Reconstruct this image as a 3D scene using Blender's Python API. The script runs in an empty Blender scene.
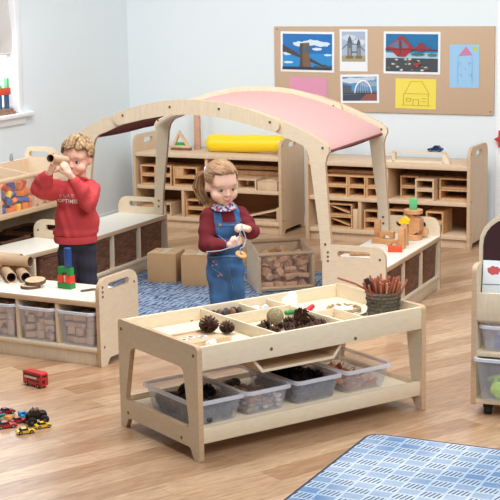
import bpy, bmesh, math, random
from mathutils import Vector, Matrix, Euler
from mathutils.bvhtree import BVHTree
PI = math.pi
random.seed(11)
sc = bpy.context.scene
COL = sc.collection

# ------------------------------------------------------------------ materials
def lin(c):
    return tuple(((v/255)/12.92 if v/255 <= .04045 else (((v/255)+.055)/1.055)**2.4) for v in c)
MATS = {}
def nodes(name):
    m = bpy.data.materials.new(name); m.use_nodes = True
    nt = m.node_tree; b = nt.nodes['Principled BSDF']
    return m, nt, b
def plain(name, c, rough=.5, metal=0, var=0.0, scale=30, spec=.5, emit=None):
    if name in MATS: return MATS[name]
    m, nt, b = nodes(name)
    L = lin(c)
    b.inputs['Base Color'].default_value = (*L, 1)
    b.inputs['Roughness'].default_value = rough; b.inputs['Metallic'].default_value = metal
    b.inputs['Specular IOR Level'].default_value = spec
    if var:
        tc = nt.nodes.new('ShaderNodeTexCoord'); n = nt.nodes.new('ShaderNodeTexNoise')
        n.inputs['Scale'].default_value = scale; n.inputs['Detail'].default_value = 4
        r = nt.nodes.new('ShaderNodeValToRGB')
        r.color_ramp.elements[0].position = .3; r.color_ramp.elements[1].position = .7
        r.color_ramp.elements[0].color = (*[v*(1-var) for v in L], 1)
        r.color_ramp.elements[1].color = (*[min(1, v*(1+var)) for v in L], 1)
        nt.links.new(tc.outputs['Object'], n.inputs['Vector']); nt.links.new(n.outputs['Fac'], r.inputs['Fac'])
        nt.links.new(r.outputs['Color'], b.inputs['Base Color'])
    if emit:
        b.inputs['Emission Color'].default_value = (*lin(emit[0]), 1); b.inputs['Emission Strength'].default_value = emit[1]
    MATS[name] = m
    return m
def wood(name, c1, c2, stretch=(3, 3, 40), rough=.45, rnd=0.0, spec=.4):
    if name in MATS: return MATS[name]
    m, nt, b = nodes(name)
    tc = nt.nodes.new('ShaderNodeTexCoord'); mp = nt.nodes.new('ShaderNodeMapping')
    mp.inputs['Scale'].default_value = stretch
    n = nt.nodes.new('ShaderNodeTexNoise'); n.inputs['Scale'].default_value = 2.2; n.inputs['Detail'].default_value = 5
    n.inputs['Distortion'].default_value = .6
    r = nt.nodes.new('ShaderNodeValToRGB')
    r.color_ramp.elements[0].position = .32; r.color_ramp.elements[1].position = .68
    r.color_ramp.elements[0].color = (*lin(c1), 1); r.color_ramp.elements[1].color = (*lin(c2), 1)
    nt.links.new(tc.outputs['Object'], mp.inputs['Vector']); nt.links.new(mp.outputs['Vector'], n.inputs['Vector'])
    nt.links.new(n.outputs['Fac'], r.inputs['Fac'])
    out = r.outputs['Color']
    if rnd:
        oi = nt.nodes.new('ShaderNodeObjectInfo'); h = nt.nodes.new('ShaderNodeHueSaturation')
        mr = nt.nodes.new('ShaderNodeMapRange'); mr.inputs['To Min'].default_value = 1-rnd; mr.inputs['To Max'].default_value = 1+rnd*.6
        nt.links.new(oi.outputs['Random'], mr.inputs['Value']); nt.links.new(mr.outputs['Result'], h.inputs['Value'])
        nt.links.new(out, h.inputs['Color']); out = h.outputs['Color']
    nt.links.new(out, b.inputs['Base Color'])
    b.inputs['Roughness'].default_value = rough; b.inputs['Specular IOR Level'].default_value = spec
    MATS[name] = m
    return m
def plastic(name, c, fac, rough=.25):
    m = bpy.data.materials.new(name); m.use_nodes = True; nt = m.node_tree; b = nt.nodes['Principled BSDF']
    b.inputs['Base Color'].default_value = (*lin(c), 1); b.inputs['Roughness'].default_value = rough
    t = nt.nodes.new('ShaderNodeBsdfTransparent'); mx = nt.nodes.new('ShaderNodeMixShader'); mx.inputs['Fac'].default_value = fac
    t.inputs['Color'].default_value = (.99, .99, 1, 1)
    nt.links.new(t.outputs[0], mx.inputs[1]); nt.links.new(b.outputs[0], mx.inputs[2])
    nt.links.new(mx.outputs[0], nt.nodes['Material Output'].inputs['Surface'])
    MATS[name] = m
    return m
def wicker(name, c1, c2, sx=60, sz=45):
    m, nt, b = nodes(name)
    tc = nt.nodes.new('ShaderNodeTexCoord')
    sep = nt.nodes.new('ShaderNodeSeparateXYZ'); nt.links.new(tc.outputs['Object'], sep.inputs[0])
    add = nt.nodes.new('ShaderNodeMath'); add.operation = 'ADD'
    nt.links.new(sep.outputs['X'], add.inputs[0]); nt.links.new(sep.outputs['Y'], add.inputs[1])
    cb = nt.nodes.new('ShaderNodeCombineXYZ'); nt.links.new(add.outputs[0], cb.inputs['X']); nt.links.new(sep.outputs['Z'], cb.inputs['Y'])
    br = nt.nodes.new('ShaderNodeTexBrick'); br.inputs['Scale'].default_value = 1
    br.inputs['Brick Width'].default_value = 1/sx; br.inputs['Row Height'].default_value = 1/sz
    br.inputs['Mortar Size'].default_value = .0022; br.inputs['Mortar Smooth'].default_value = .8
    br.inputs['Color1'].default_value = (*lin(c1), 1); br.inputs['Color2'].default_value = (*lin(c2), 1)
    br.inputs['Mortar'].default_value = (*[v*.25 for v in lin(c1)], 1)
    nt.links.new(cb.outputs[0], br.inputs['Vector'])
    nt.links.new(br.outputs['Color'], b.inputs['Base Color'])
    bp = nt.nodes.new('ShaderNodeBump'); bp.inputs['Strength'].default_value = .6; bp.inputs['Distance'].default_value = .004; bp.invert = True
    nt.links.new(br.outputs['Fac'], bp.inputs['Height']); nt.links.new(bp.outputs['Normal'], b.inputs['Normal'])
    b.inputs['Roughness'].default_value = .6
    MATS[name] = m
    return m

PLY = wood('birch_ply', (226, 208, 180), (233, 217, 191), (9, 9, 40), .5)
PLYE = wood('ply_edge', (196, 164, 130), (212, 182, 148), (4, 4, 80), .55)
PLYH = wood('birch_ply_lengthwise', (224, 205, 176), (232, 216, 189), (30, 30, 5), .5)
CABW = wood('beech_cabinet', (204, 168, 130), (218, 184, 146), (14, 14, 3), .5)
CABP = wood('beech_panel', (214, 186, 154), (222, 196, 165), (20, 20, 4), .5)
CABD = wood('cabinet_back_board', (150, 100, 64), (164, 112, 74), (4, 4, 18), .6)
WHT = plain('white_laminate', (240, 235, 222), .35, var=.02)
HOL = wood('hollow_block_wood', (202, 154, 106), (222, 178, 130), (22, 5, 5), .5, .1)
BLK = wood('unit_block_wood', (214, 160, 112), (236, 188, 142), (8, 26, 8), .5, .16)
BLKP = wood('pale_block_wood', (212, 178, 140), (228, 198, 164), (8, 26, 8), .5, .12)
BOLT = plain('bolt_brass', (132, 106, 78), .4, .5)
WICK = wicker('brown_wicker', (142, 92, 62), (100, 60, 40), 28, 56)
WICK2 = wicker('rush_weave', (84, 78, 66), (116, 106, 90), 32, 60)
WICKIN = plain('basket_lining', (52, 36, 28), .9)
CARD = plain('cardboard', (200, 160, 116), .8, var=.03, scale=12)
CARDT = plain('cardboard_tube_brown', (205, 172, 138), .75, var=.03)
CARDIN = plain('tube_inside', (120, 92, 68), .9)
TUBP = plastic('clear_tub_plastic', (238, 242, 255), .2)
TUBR = plastic('clear_tub_rim', (240, 244, 255), .52)
ACRY = plastic('clear_acrylic', (230, 230, 232), .05, .1)
RED = plain('painted_red', (226, 62, 40), .4); GRN = plain('painted_green', (38, 140, 62), .4)
BLU = plain('painted_blue', (22, 72, 142), .4); MINT = plain('painted_mint_green', (98, 196, 130), .45)
YEL = plain('painted_yellow', (250, 208, 30), .4); ORG = plain('orange_plastic', (240, 132, 50), .4); PURP = plain('violet_blue_plastic', (86, 92, 160), .4)
BLACK = plain('black_rubber', (26, 25, 26), .6)
WHITE = plain('white_paint', (240, 241, 243), .5)

# ------------------------------------------------------------------ mesh builder
def rpoly(pts, n=6):
    out = []; N = len(pts)
    for i, p in enumerate(pts):
        r = p[2] if len(p) > 2 else 0
        if r <= 0: out.append((p[0], p[1])); continue
        P = Vector(p[:2]); A = Vector(pts[i-1][:2]); B = Vector(pts[(i+1) % N][:2])
        a = (A-P).normalized(); b = (B-P).normalized()
        ang = a.angle(b); d = min(r/math.tan(ang/2), (A-P).length*.49, (B-P).length*.49); rr = d*math.tan(ang/2)
        c = P+(a+b).normalized()*(rr/math.sin(ang/2))
        s = P+a*d-c; e = P+b*d-c
        a0 = math.atan2(s.y, s.x); a1 = math.atan2(e.y, e.x); da = (a1-a0+PI) % (2*PI)-PI
        for k in range(n+1):
            t = a0+da*k/n; out.append((c.x+rr*math.cos(t), c.y+rr*math.sin(t)))
    return out
def rrect(x0, y0, x1, y1, r, n=5): return rpoly([(x0, y0, r), (x1, y0, r), (x1, y1, r), (x0, y1, r)], n)
def plane_map(pl):
    return {'xz': lambda u, v, w: (u, w, v), 'yz': lambda u, v, w: (w, u, v), 'xy': lambda u, v, w: (u, v, w)}[pl]
class MB:
    def __init__(s): s.V = []; s.F = []; s.M = []
    def grab(s, bm, X=None, mi=0):
        o = len(s.V); bm.verts.index_update()
        for v in bm.verts: s.V.append(tuple(X @ v.co) if X else tuple(v.co))
        for f in bm.faces:
            s.F.append([o+v.index for v in f.verts]); s.M.append(mi if mi is not None else f.material_index)
        bm.free(); return s
    def box(s, x0, y0, z0, x1, y1, z1, bev=0.002, mi=0, X=None):
        bm = bmesh.new(); bmesh.ops.create_cube(bm, size=1)
        for v in bm.verts: v.co = Vector(((x0+x1)/2+v.co.x*(x1-x0), (y0+y1)/2+v.co.y*(y1-y0), (z0+z1)/2+v.co.z*(z1-z0)))
        if bev: bmesh.ops.bevel(bm, geom=list(bm.edges), offset=min(bev, .45*min(abs(x1-x0), abs(y1-y0), abs(z1-z0))), segments=2, affect='EDGES', profile=.5)
        return s.grab(bm, X, mi)
    def cbox(s, c, d, R=None, bev=.002, mi=0):
        X = Matrix.Translation(c) @ (R.to_4x4() if R is not None else Matrix())
        return s.box(-d[0]/2, -d[1]/2, -d[2]/2, d[0]/2, d[1]/2, d[2]/2, bev, mi, X)
    def panel(s, outer, holes=(), t0=0, t1=.02, pl='xz', mi=0, me=None, X=None):
        me = mi if me is None else me
        fm = plane_map(pl); bm = bmesh.new(); es = []
        for loop in [outer]+list(holes):
            vs = [bm.verts.new(fm(u, v, t0)) for u, v in loop]
            es += [bm.edges.new((vs[i], vs[(i+1) % len(vs)])) for i in range(len(vs))]
        bmesh.ops.triangle_fill(bm, use_beauty=True, use_dissolve=False, edges=es)
        fs = list(bm.faces)
        for f in fs: f.material_index = mi
        r = bmesh.ops.extrude_face_region(bm, geom=fs, use_keep_orig=True)
        nv = [g for g in r['geom'] if isinstance(g, bmesh.types.BMVert)]
        d = Vector(fm(0, 0, t1-t0))
        for v in nv: v.co += d
        newf = set(g for g in r['geom'] if isinstance(g, bmesh.types.BMFace)); old = set(fs)
        for f in bm.faces:
            f.material_index = mi if (f in newf or f in old) else me
        bmesh.ops.recalc_face_normals(bm, faces=list(bm.faces))
        return s.grab(bm, X, None)
    def prism(s, outer, t0, t1, pl='xz', mi=0, X=None): return s.panel(outer, (), t0, t1, pl, mi, None, X)
    def tube(s, pts, r, n=10, mi=0, cap=True, closed=False):
        pts = [Vector(p) for p in pts]; N = len(pts); rs = r if isinstance(r, (list, tuple)) else [r]*N
        o = len(s.V); prev = None
        for i, p in enumerate(pts):
            if closed: t = (pts[(i+1) % N]-pts[i-1]).normalized()
            else: t = (pts[min(i+1, N-1)]-pts[max(i-1, 0)]).normalized()
            if prev is None:
                a = Vector((0, 0, 1)) if abs(t.z) < .9 else Vector((1, 0, 0)); u = t.cross(a).normalized()
            else:
                u = (prev-t*prev.dot(t)).normalized()
            prev = u; w = t.cross(u)
            for k in range(n):
                an = 2*PI*k/n; s.V.append(tuple(p+(u*math.cos(an)+w*math.sin(an))*rs[i]))
        for i in range(N if closed else N-1):
            j = (i+1) % N
            for k in range(n):
                s.F.append([o+i*n+k, o+i*n+(k+1) % n, o+j*n+(k+1) % n, o+j*n+k]); s.M.append(mi)
        if cap and not closed:
            s.F.append([o+k for k in range(n)][::-1]); s.M.append(mi)
            s.F.append([o+(N-1)*n+k for k in range(n)]); s.M.append(mi)
        return s
    def lathe(s, prof, n=24, c=(0, 0, 0), mi=0, X=None):
        o = len(s.V); m = len(prof)
        for r, z in prof:
            for k in range(n):
                a = 2*PI*k/n; p = Vector((c[0]+r*math.cos(a), c[1]+r*math.sin(a), c[2]+z)); s.V.append(tuple(X @ p) if X else tuple(p))
        for i in range(m-1):
            for k in range(n):
                s.F.append([o+i*n+k, o+i*n+(k+1) % n, o+(i+1)*n+(k+1) % n, o+(i+1)*n+k]); s.M.append(mi)
        return s
    def hollow(s, p0, p1, ro, ri, n=18, mi=0, min_=None):
        p0 = Vector(p0); p1 = Vector(p1); d = (p1-p0); L = d.length
        X = Matrix.Translation(p0) @ d.to_track_quat('Z', 'Y').to_matrix().to_4x4()
        s.lathe([(ri, 0), (ro, 0), (ro, L), (ri, L)], n, mi=mi, X=X)
        s.lathe([(ri, L), (ri, 0)], n, mi=mi if min_ is None else min_, X=X)
        return s
    def ell(s, c, r, R=None, mi=0, sub=3):
        bm = bmesh.new(); bmesh.ops.create_icosphere(bm, subdivisions=sub, radius=1)
        X = Matrix.Translation(c) @ (R.to_4x4() if R is not None else Matrix()) @ Matrix.Diagonal((*(r if not isinstance(r, (int, float)) else (r, r, r)), 1))
        return s.grab(bm, X, mi)
    def cap(s, a, b, ra, rb, mi=0, sub=2):
        bm = bmesh.new(); a = Vector(a); b = Vector(b)
        for p, r in ((a, ra), (b, rb)):
            bmesh.ops.create_icosphere(bm, subdivisions=sub, radius=r, matrix=Matrix.Translation(p))
        res = bmesh.ops.convex_hull(bm, input=list(bm.verts))
        dl = [g for g in set(res['geom_interior']+res['geom_unused']) if isinstance(g, bmesh.types.BMVert) and g.is_valid]
        bmesh.ops.delete(bm, geom=dl, context='VERTS')
        return s.grab(bm, None, mi)
    def mesh(s, name, mats, ang=38):
        me = bpy.data.meshes.new(name); me.from_pydata(s.V, [], s.F)
        for m in (mats if isinstance(mats, (list, tuple)) else [mats]): me.materials.append(m)
        me.polygons.foreach_set('material_index', s.M)
        me.polygons.foreach_set('use_smooth', [True]*len(s.F)); me.update()
        me.set_sharp_from_angle(angle=math.radians(ang))
        return me
    def build(s, name, mats, parent=None, label=None, ang=38):
        o = bpy.data.objects.new(name, s.mesh(name, mats, ang)); COL.objects.link(o)
        if parent: o.parent = parent
        if label: o['label'] = label
        return o
def thing(name, label, cat, loc=(0, 0, 0), rot=0, group=None):
    o = bpy.data.objects.new(name, None); COL.objects.link(o); o.empty_display_size = .05
    o.location = loc; o.rotation_euler = (0, 0, rot) if isinstance(rot, (int, float)) else rot
    o['label'] = label; o['category'] = cat; o['kind'] = 'thing'
    if group: o['group'] = group
    return o
def tag(o, label, cat, group=None, loc=None, rot=None, kind=None):
    o['label'] = label; o['category'] = cat; o['kind'] = kind or 'thing'
    if group: o['group'] = group
    if loc is not None: o.location = loc
    if rot is not None: o.rotation_euler = (0, 0, rot) if isinstance(rot, (int, float)) else rot
    return o
def dup(o, loc=None, rot=None, label=None, group=None, parent=None):
    c = o.copy(); COL.objects.link(c)
    if parent: c.parent = parent
    for ch in o.children: dup(ch, parent=c)
    if loc is not None: c.location = loc
    if rot is not None: c.rotation_euler = (0, 0, rot) if isinstance(rot, (int, float)) else rot
    if label: c['label'] = label
    if group: c['group'] = group
    return c
def frame(loc, rot): return Matrix.Translation(loc) @ Matrix.Rotation(rot, 4, 'Z')
def struct(o): o['kind'] = 'structure'; return o

# ------------------------------------------------------------------ the setting
KX, KY = -.991, 12.368            # room corner
WY = -.44                         # back wall direction
W = frame((KX, KY, 0), WY)        # back wall frame: x along the wall, -y into the room
LW = frame((KX, KY, 0), WY-PI/2)  # left wall frame: x along the wall towards the camera, +y into the room
def wp(M, x, y, z): return M @ Vector((x, y, z))

mfl, nt, b = nodes('oak_floor')
tc = nt.nodes.new('ShaderNodeTexCoord'); mp = nt.nodes.new('ShaderNodeMapping'); mp.inputs['Rotation'].default_value = (0, 0, -.64)
nt.links.new(tc.outputs['Object'], mp.inputs['Vector'])
br = nt.nodes.new('ShaderNodeTexBrick'); br.inputs['Scale'].default_value = 1; br.offset = .37
br.inputs['Brick Width'].default_value = 1.15; br.inputs['Row Height'].default_value = .135
br.inputs['Mortar Size'].default_value = .0011; br.inputs['Mortar Smooth'].default_value = .3; br.inputs['Bias'].default_value = 0
br.inputs['Color1'].default_value = (*lin((180, 140, 106)), 1); br.inputs['Color2'].default_value = (*lin((220, 186, 152)), 1)
br.inputs['Mortar'].default_value = (*lin((158, 116, 84)), 1)
nt.links.new(mp.outputs[0], br.inputs['Vector'])
m2 = nt.nodes.new('ShaderNodeMapping'); m2.inputs['Scale'].default_value = (4.5, 30, 1); nt.links.new(mp.outputs[0], m2.inputs['Vector'])
ns = nt.nodes.new('ShaderNodeTexNoise'); ns.inputs['Scale'].default_value = 1.6; ns.inputs['Detail'].default_value = 7; ns.inputs['Distortion'].default_value = .8
ns.inputs['Roughness'].default_value = .65
nt.links.new(m2.outputs[0], ns.inputs['Vector'])
rp = nt.nodes.new('ShaderNodeValToRGB'); rp.color_ramp.elements[0].position = .3; rp.color_ramp.elements[1].position = .72
rp.color_ramp.elements[0].color = (.56, .5, .45, 1); rp.color_ramp.elements[1].color = (1.14, 1.15, 1.16, 1)
nt.links.new(ns.outputs['Fac'], rp.inputs['Fac'])
mx = nt.nodes.new('ShaderNodeMixRGB'); mx.blend_type = 'MULTIPLY'; mx.inputs['Fac'].default_value = .9
nt.links.new(br.outputs['Color'], mx.inputs[1]); nt.links.new(rp.outputs['Color'], mx.inputs[2])
nt.links.new(mx.outputs[0], b.inputs['Base Color'])
b.inputs['Roughness'].default_value = .28; b.inputs['Specular IOR Level'].default_value = .55
bp = nt.nodes.new('ShaderNodeBump'); bp.inputs['Strength'].default_value = .12; bp.inputs['Distance'].default_value = .002
nt.links.new(ns.outputs['Fac'], bp.inputs['Height']); nt.links.new(bp.outputs[0], b.inputs['Normal'])
struct(MB().box(-5, -1.5, -.05, 6, 14.5, 0, 0).build('floor', mfl))
WALL = plain('white_wall', (227, 235, 238), .7, var=.012, scale=1.5)
WALLR = plain('white_pier', (240, 245, 248), .6)
o = struct(MB().box(-.0, 0, 0, 4.2, .12, 3.2, 0).build('wall_back', WALL)); o.matrix_world = W
# left wall with the window opening (x 1.63..3.1, z 1.03..2.3)
mb = MB()
mb.box(-.12, -.12, 0, 1.63, 0, 3.2, 0); mb.box(1.63, -.12, 0, 3.1, 0, 1.03, 0); mb.box(1.63, -.12, 2.3, 3.1, 0, 3.2, 0); mb.box(3.1, -.12, 0, 3.6, 0, 3.2, 0)
o = struct(mb.build('wall_left', WALL)); o.matrix_world = LW
o = struct(MB().box(3.165, -.012, 0, 4.2, 0, 3.2, 0).build('wall_right', WALLR)); o.matrix_world = W
o = struct(MB().box(.012, -.012, .0, 3.165, 0, .09, .002).build('baseboard_back', WHITE)); o.matrix_world = W
o = struct(MB().box(.012, 0, .0, 3.6, .012, .09, .002).build('baseboard_left', WHITE)); o.matrix_world = LW
win = thing('window_1', 'white window with bright glass', 'window'); del win['label'], win['category']; win['kind'] = 'structure'; win.matrix_world = LW
mb = MB()
mb.box(1.6, -.11, 1.03, 1.66, .012, 2.34, .003); mb.box(3.07, -.11, 1.03, 3.13, .012, 2.34, .003); mb.box(1.6, -.11, 2.27, 3.13, .012, 2.34, .003)
mb.box(1.66, -.1, 1.03, 1.71, -.05, 2.27, .003); mb.box(1.66, -.1, 1.03, 3.07, -.05, 1.08, .003); mb.box(2.34, -.1, 1.08, 2.39, -.05, 2.27, .003)
mb.build('window_frame', WHITE, win)
GLOW = plain('bright_daylight_glass', (250, 252, 255), .2, emit=((250, 252, 255), 1.6))
MB().box(1.71, -.09, 1.08, 3.07, -.08, 2.27, 0).build('window_glass', GLOW, win)
mb = MB(); mb.box(1.5, -.1, .998, 3.3, .05, 1.03, .006); mb.box(1.58, 0, .945, 3.2, .018, .998, .004)
mb.build('window_sill', WHITE, win)
SHADE = plain('grey_blind_cloth', (212, 208, 204), .9, var=.02, scale=60)
bl = thing('roman_blind', 'pale grey fabric blind hanging in the window', 'blind'); bl.matrix_world = LW
mb = MB()
def wave(z0, z1, n):
    return [(1.7, -.02+.006*math.sin(i*1.3)) for i in range(n)]
prof = [(-.03+.012*math.sin(k*.9), 1.47+k*.075) for k in range(11)]
mb.panel([(a-.004, z) for a, z in prof]+[(a+.004, z) for a, z in reversed(prof)], (), 1.672, 3.055, 'yz')
mb.build('fabric', SHADE, bl)
MB().tube([(1.672, -.03, 1.467), (3.055, -.03, 1.467)], .008, 8).build('hem_bar', SHADE, bl)
MB().tube([(1.69, -.03, 2.235), (3.04, -.03, 2.235)], .018, 10).build('roller', WHITE, bl)

# sill castle of bricks
def on_left(x, y, z): return tuple(LW @ Vector((x, y, z)))
LWR = WY-PI/2
def brick(name, dims, mat, label, loc, rot, group=None, cat='block', bev=.002):
    o = MB().box(-dims[0]/2, -dims[1]/2, 0, dims[0]/2, dims[1]/2, dims[2], bev).build(name, mat)
    return tag(o, label, cat, group, loc, rot)
BK = plain('bark_slab', (150, 116, 96), .9, var=.2, scale=40)
brick('wooden_slab', (.27, .07, .022), BK, 'rough brown wooden slab lying on the window sill, lower one of two', on_left(1.86, -.012, 1.03), LWR)
brick('wooden_slab', (.25, .065, .02), BK, 'rough brown wooden slab under the toy castle, upper one of two', on_left(1.87, -.012, 1.052), LWR)
DB = plain('dark_teal_paint', (52, 88, 118), .45)
for x, lb in ((1.785, 'dark blue cylinder holding up the right end of the red bridge on the sill'), (1.875, 'dark blue cylinder at the left edge on the window sill')):
    o = MB().lathe([(0, 0), (.02, 0), (.02, .1), (0, .1)], 18).build('toy_cylinder', DB); tag(o, lb, 'block', None, on_left(x, -.012, 1.0725))
brick('bridge_block', (.15, .04, .05), plain('brick_red_paint', (214, 72, 44), .45), 'red block bridging the blue cylinders on the window sill', on_left(1.83, -.012, 1.173), LWR)
brick('toy_block', (.024, .03, .07), MINT, 'small upright mint green block on top of the red bridge', on_left(1.778, -.012, 1.2235), LWR)
o = MB().prism([(-.045, 0), (.03, 0), (-.03, .05)], -.015, .015).build('triangle_block', MINT); tag(o, 'green triangular block on top of the red bridge on the sill', 'block', None, on_left(1.87, -.012, 1.2235), LWR+PI)

# red hanging toy at the right edge, pinned on the pier
CRIM = plain('crimson_paper', (206, 46, 48), .6)
st = thing('paper_star', 'red pointed paper decoration hung on the white pier at right edge', 'decoration', tuple(W @ Vector((3.235, -.045, .76))), WY)
mb = MB(); pts = []
for k in range(12):
    a = 2*PI*k/12; r = .075 if k % 2 == 0 else .042; pts.append((r*math.cos(a), r*math.sin(a)))
mb.prism(pts, -.02, .02); mb.ell((0, -.01, 0), (.04, .02, .04)); mb.build('star', CRIM, st)
MB().tube([(0, .0, .07), (.0, .02, .2)], .002, 6).build('string', BLACK, st)

# ------------------------------------------------------------------ pinboard
PINB = plain('tan_hessian', (200, 172, 144), .9, var=.03, scale=90)
bd = thing('pinboard', 'wide tan pinboard on the white back wall', 'pinboard'); bd.matrix_world = W
MB().box(1.348, -.018, .935, 3.147, -.002, 1.597, .002).build('board', PINB, bd)
for x, z in ((1.375, 1.575), (3.12, .96)): MB().tube([(x, -.018, z), (x, -.02, z)], .006, 10).build('fixing_screw', BOLT, bd)
def pcol(c): return plain('print_%d_%d_%d' % c, c, .45)
def picture(name, label, cat, x0, z0, x1, z1, paper, layers, tilt=0, m=.018):
    t = thing(name, label, cat); c = Vector(((x0+x1)/2, -.0195, (z0+z1)/2))
    t.matrix_world = W @ Matrix.Translation(c) @ Matrix.Rotation(tilt, 4, 'Y')
    w, h = (x1-x0)/2, (z1-z0)/2
    MB().box(-w, -.0012, -h, w, 0.0, h, 0).build('paper', pcol(paper), t)
    if layers:
        mb = MB(); mats = []
        iw, ih = w-m, h-m
        for i, (poly, col) in enumerate(layers):
            mt = pcol(col)
            if mt not in mats: mats.append(mt)
            d = -.0012-.0003*(i+1)
            # clip the polygon to the print
            q = [(max(0, min(1, u)), max(0, min(1, v))) for u, v in poly]
            mb.prism([((-1+2*u)*iw, (-1+2*v)*ih) for u, v in q], d, d+.00028, 'xz', mats.index(mt))
        mb.build('print', mats, t)
    return t
R4 = [(0, 0), (1, 0), (1, 1), (0, 1)]
def band(a, b): return [(0, a), (1, a), (1, b), (0, b)]
def blob2(cx, cy, rx, ry, n=14): return [(cx+rx*math.cos(2*PI*k/n)*(1+.12*math.sin(k*2.3)), cy+ry*math.sin(2*PI*k/n)*(1+.15*math.cos(k*3.1))) for k in range(n)]
def line2(a, b, w): 
    d = Vector((b[0]-a[0], b[1]-a[1])).normalized(); n = Vector((-d.y, d.x))*w/2
    return [(a[0]+n.x, a[1]+n.y), (a[0]-n.x, a[1]-n.y), (b[0]-n.x, b[1]-n.y), (b[0]+n.x, b[1]+n.y)]
lay = [(R4, (20, 112, 186)), (band(0, .45), (40, 140, 204))]
for c in ((.35, .72, .14, .07), (.6, .76, .18, .08), (.8, .72, .16, .07), (.7, .58, .1, .04), (.92, .42, .08, .03), (.1, .45, .09, .05), (.12, .2, .1, .03), (.45, .62, .1, .05)): lay.append((blob2(*c), (214, 230, 244)))
lay += [([(0, .70), (.36, .42), (.36, .33), (0, .52)], (74, 66, 62)), ([(.55, .34), (.84, .12), (.84, .07), (.55, .24)], (70, 60, 58)),
        ([(.34, .06), (.37, .4), (.34, .55), (.36, .74), (.54, .76), (.56, .55), (.54, .4), (.58, .06)], (120, 92, 66)),
        ([(.34, .06), (.37, .4), (.34, .55), (.36, .74), (.42, .74), (.41, .4), (.42, .06)], (84, 68, 54)),
        ([(.4, .5), (.4, .62), (.43, .68), (.45, .62), (.45, .5)], (60, 96, 130)), ([(.48, .5), (.48, .63), (.5, .69), (.53, .63), (.53, .5)], (60, 96, 130)),
        (band(0, .08), (40, 52, 74)), ([(.6, .06), (.66, .12), (.78, .09), (.85, .16), (.95, .1), (1, .14), (1, .05), (.6, .05)], (70, 74, 84))]
picture('photo_print', 'photo print of a stone bridge tower under blue sky, at left of board', 'photo', 1.405, 1.241, 1.863, 1.557, (240, 242, 246), lay, .012)
lay = [(R4, (170, 186, 206)), (blob2(.3, .8, .3, .1), (206, 214, 224)), (blob2(.75, .65, .25, .1), (214, 220, 228)), (band(0, .2), (168, 160, 128))]
for x, s in ((.34, 1.0), (.72, .85)):
    lay += [([(x-.1*s, .18), (x-.1*s, .18+.45*s), (x+.1*s, .18+.45*s), (x+.1*s, .18)], (112, 116, 124)), ([(x-.1*s, .18+.45*s), (x-.07*s, .18+.58*s), (x, .18+.7*s), (x+.07*s, .18+.58*s), (x+.1*s, .18+.45*s)], (86, 94, 108)),
            ([(x-.05*s, .2), (x-.05*s, .45), (x+.05*s, .45), (x+.05*s, .2)], (150, 150, 146)), ([(x-.16*s, .1), (x-.16*s, .2), (x+.16*s, .2), (x+.16*s, .1)], (130, 112, 74))]
lay += [(line2((.38, .6), (.7, .57), .03), (90, 104, 130)), (line2((.02, .42), (.26, .6), .03), (90, 104, 130)), (line2((.8, .5), (.98, .36), .03), (90, 104, 130)), (line2((.4, .32), (.66, .32), .04), (80, 96, 124))]
picture('photo_print', 'tall narrow photo print of a twin towered bridge', 'photo', 1.909, 1.25, 2.14, 1.575, (238, 240, 244), [([(u, .2+v*.8) for u, v in p], c) for p, c in lay], 0)
lay = [(R4, (60, 140, 186)), (band(.55, 1), (36, 116, 168)), (band(.3, .5), (176, 206, 222)), (band(0, .36), (72, 78, 82))]
for k in range(26): lay.append((blob2(random.random(), .04+.3*random.random(), .035, .025, 8), random.choice([(190, 196, 200), (120, 110, 100), (58, 66, 52), (214, 214, 210), (150, 96, 76)])))
RB = (168, 52, 54)
lay += [([(0, .62), (.28, .94), (.34, .94), (.55, .62), (.5, .56), (.38, .4), (.24, .4), (.12, .55), (0, .62)], RB),
        ([(.06, .66), (.25, .86), (.26, .62)], (98, 120, 150)), ([(.31, .86), (.46, .64), (.33, .62)], (98, 120, 150)), ([(.27, .84), (.3, .84), (.3, .46), (.27, .46)], (92, 70, 86)),
        ([(.55, .6), (.67, .78), (.71, .78), (.8, .6), (.7, .54), (.65, .54)], (150, 56, 66)), ([(.79, .6), (.83, .7), (.87, .6), (.83, .55)], (140, 62, 76)),
        (band(.575, .605), (128, 48, 56)), (blob2(.62, .47, .14, .04), (58, 116, 134)), (blob2(.9, .46, .1, .04), (66, 130, 140)), (blob2(.6, .2, .06, .05), (178, 48, 52))]
picture('photo_print', 'large photo print of a red girder bridge above a town', 'photo', 2.272, 1.235, 2.727, 1.557, (240, 242, 246), lay, .008)
lay = [(R4, (86, 146, 192)), (blob2(.3, .85, .35, .12), (210, 220, 230)), (blob2(.8, .7, .3, .12), (150, 170, 190)), (blob2(.75, .92, .25, .08), (196, 206, 218)), (band(0, .42), (98, 108, 118)), ([(0, .3), (.26, .36), (.26, .62), (0, .7)], (84, 96, 106)), ([(.45, 0), (1, .05), (1, .3), (.7, .32)], (150, 86, 80)), ([(0, 0), (.5, 0), (.7, .3), (0, .24)], (64, 76, 92))]
arc = [(.34+.26*(1-math.cos(PI*k/16)), .28+.6*math.sin(PI*k/16)) for k in range(17)]; arc2 = [(.375+.23*(1-math.cos(PI*k/16)), .28+.53*math.sin(PI*k/16)) for k in range(17)]
lay += [(arc+arc2[::-1], (236, 240, 244)), (band(.29, .33), (54, 60, 70))]
for k in range(5): lay.append((line2((.44+.08*k, .33), (.5+.045*k, .78), .008), (210, 218, 226)))
picture('photo_print', 'photo print of a white arched bridge, below the narrow print', 'photo', 1.914, 1.005, 2.234, 1.227, (240, 242, 246), lay, -.02)
picture('paper_sheet', 'plain pink paper pinned at the lower left of board', 'paper', 1.477, .985, 1.797, 1.2, (222, 150, 178), None, .015)
PEN = (176, 140, 40)
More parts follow.
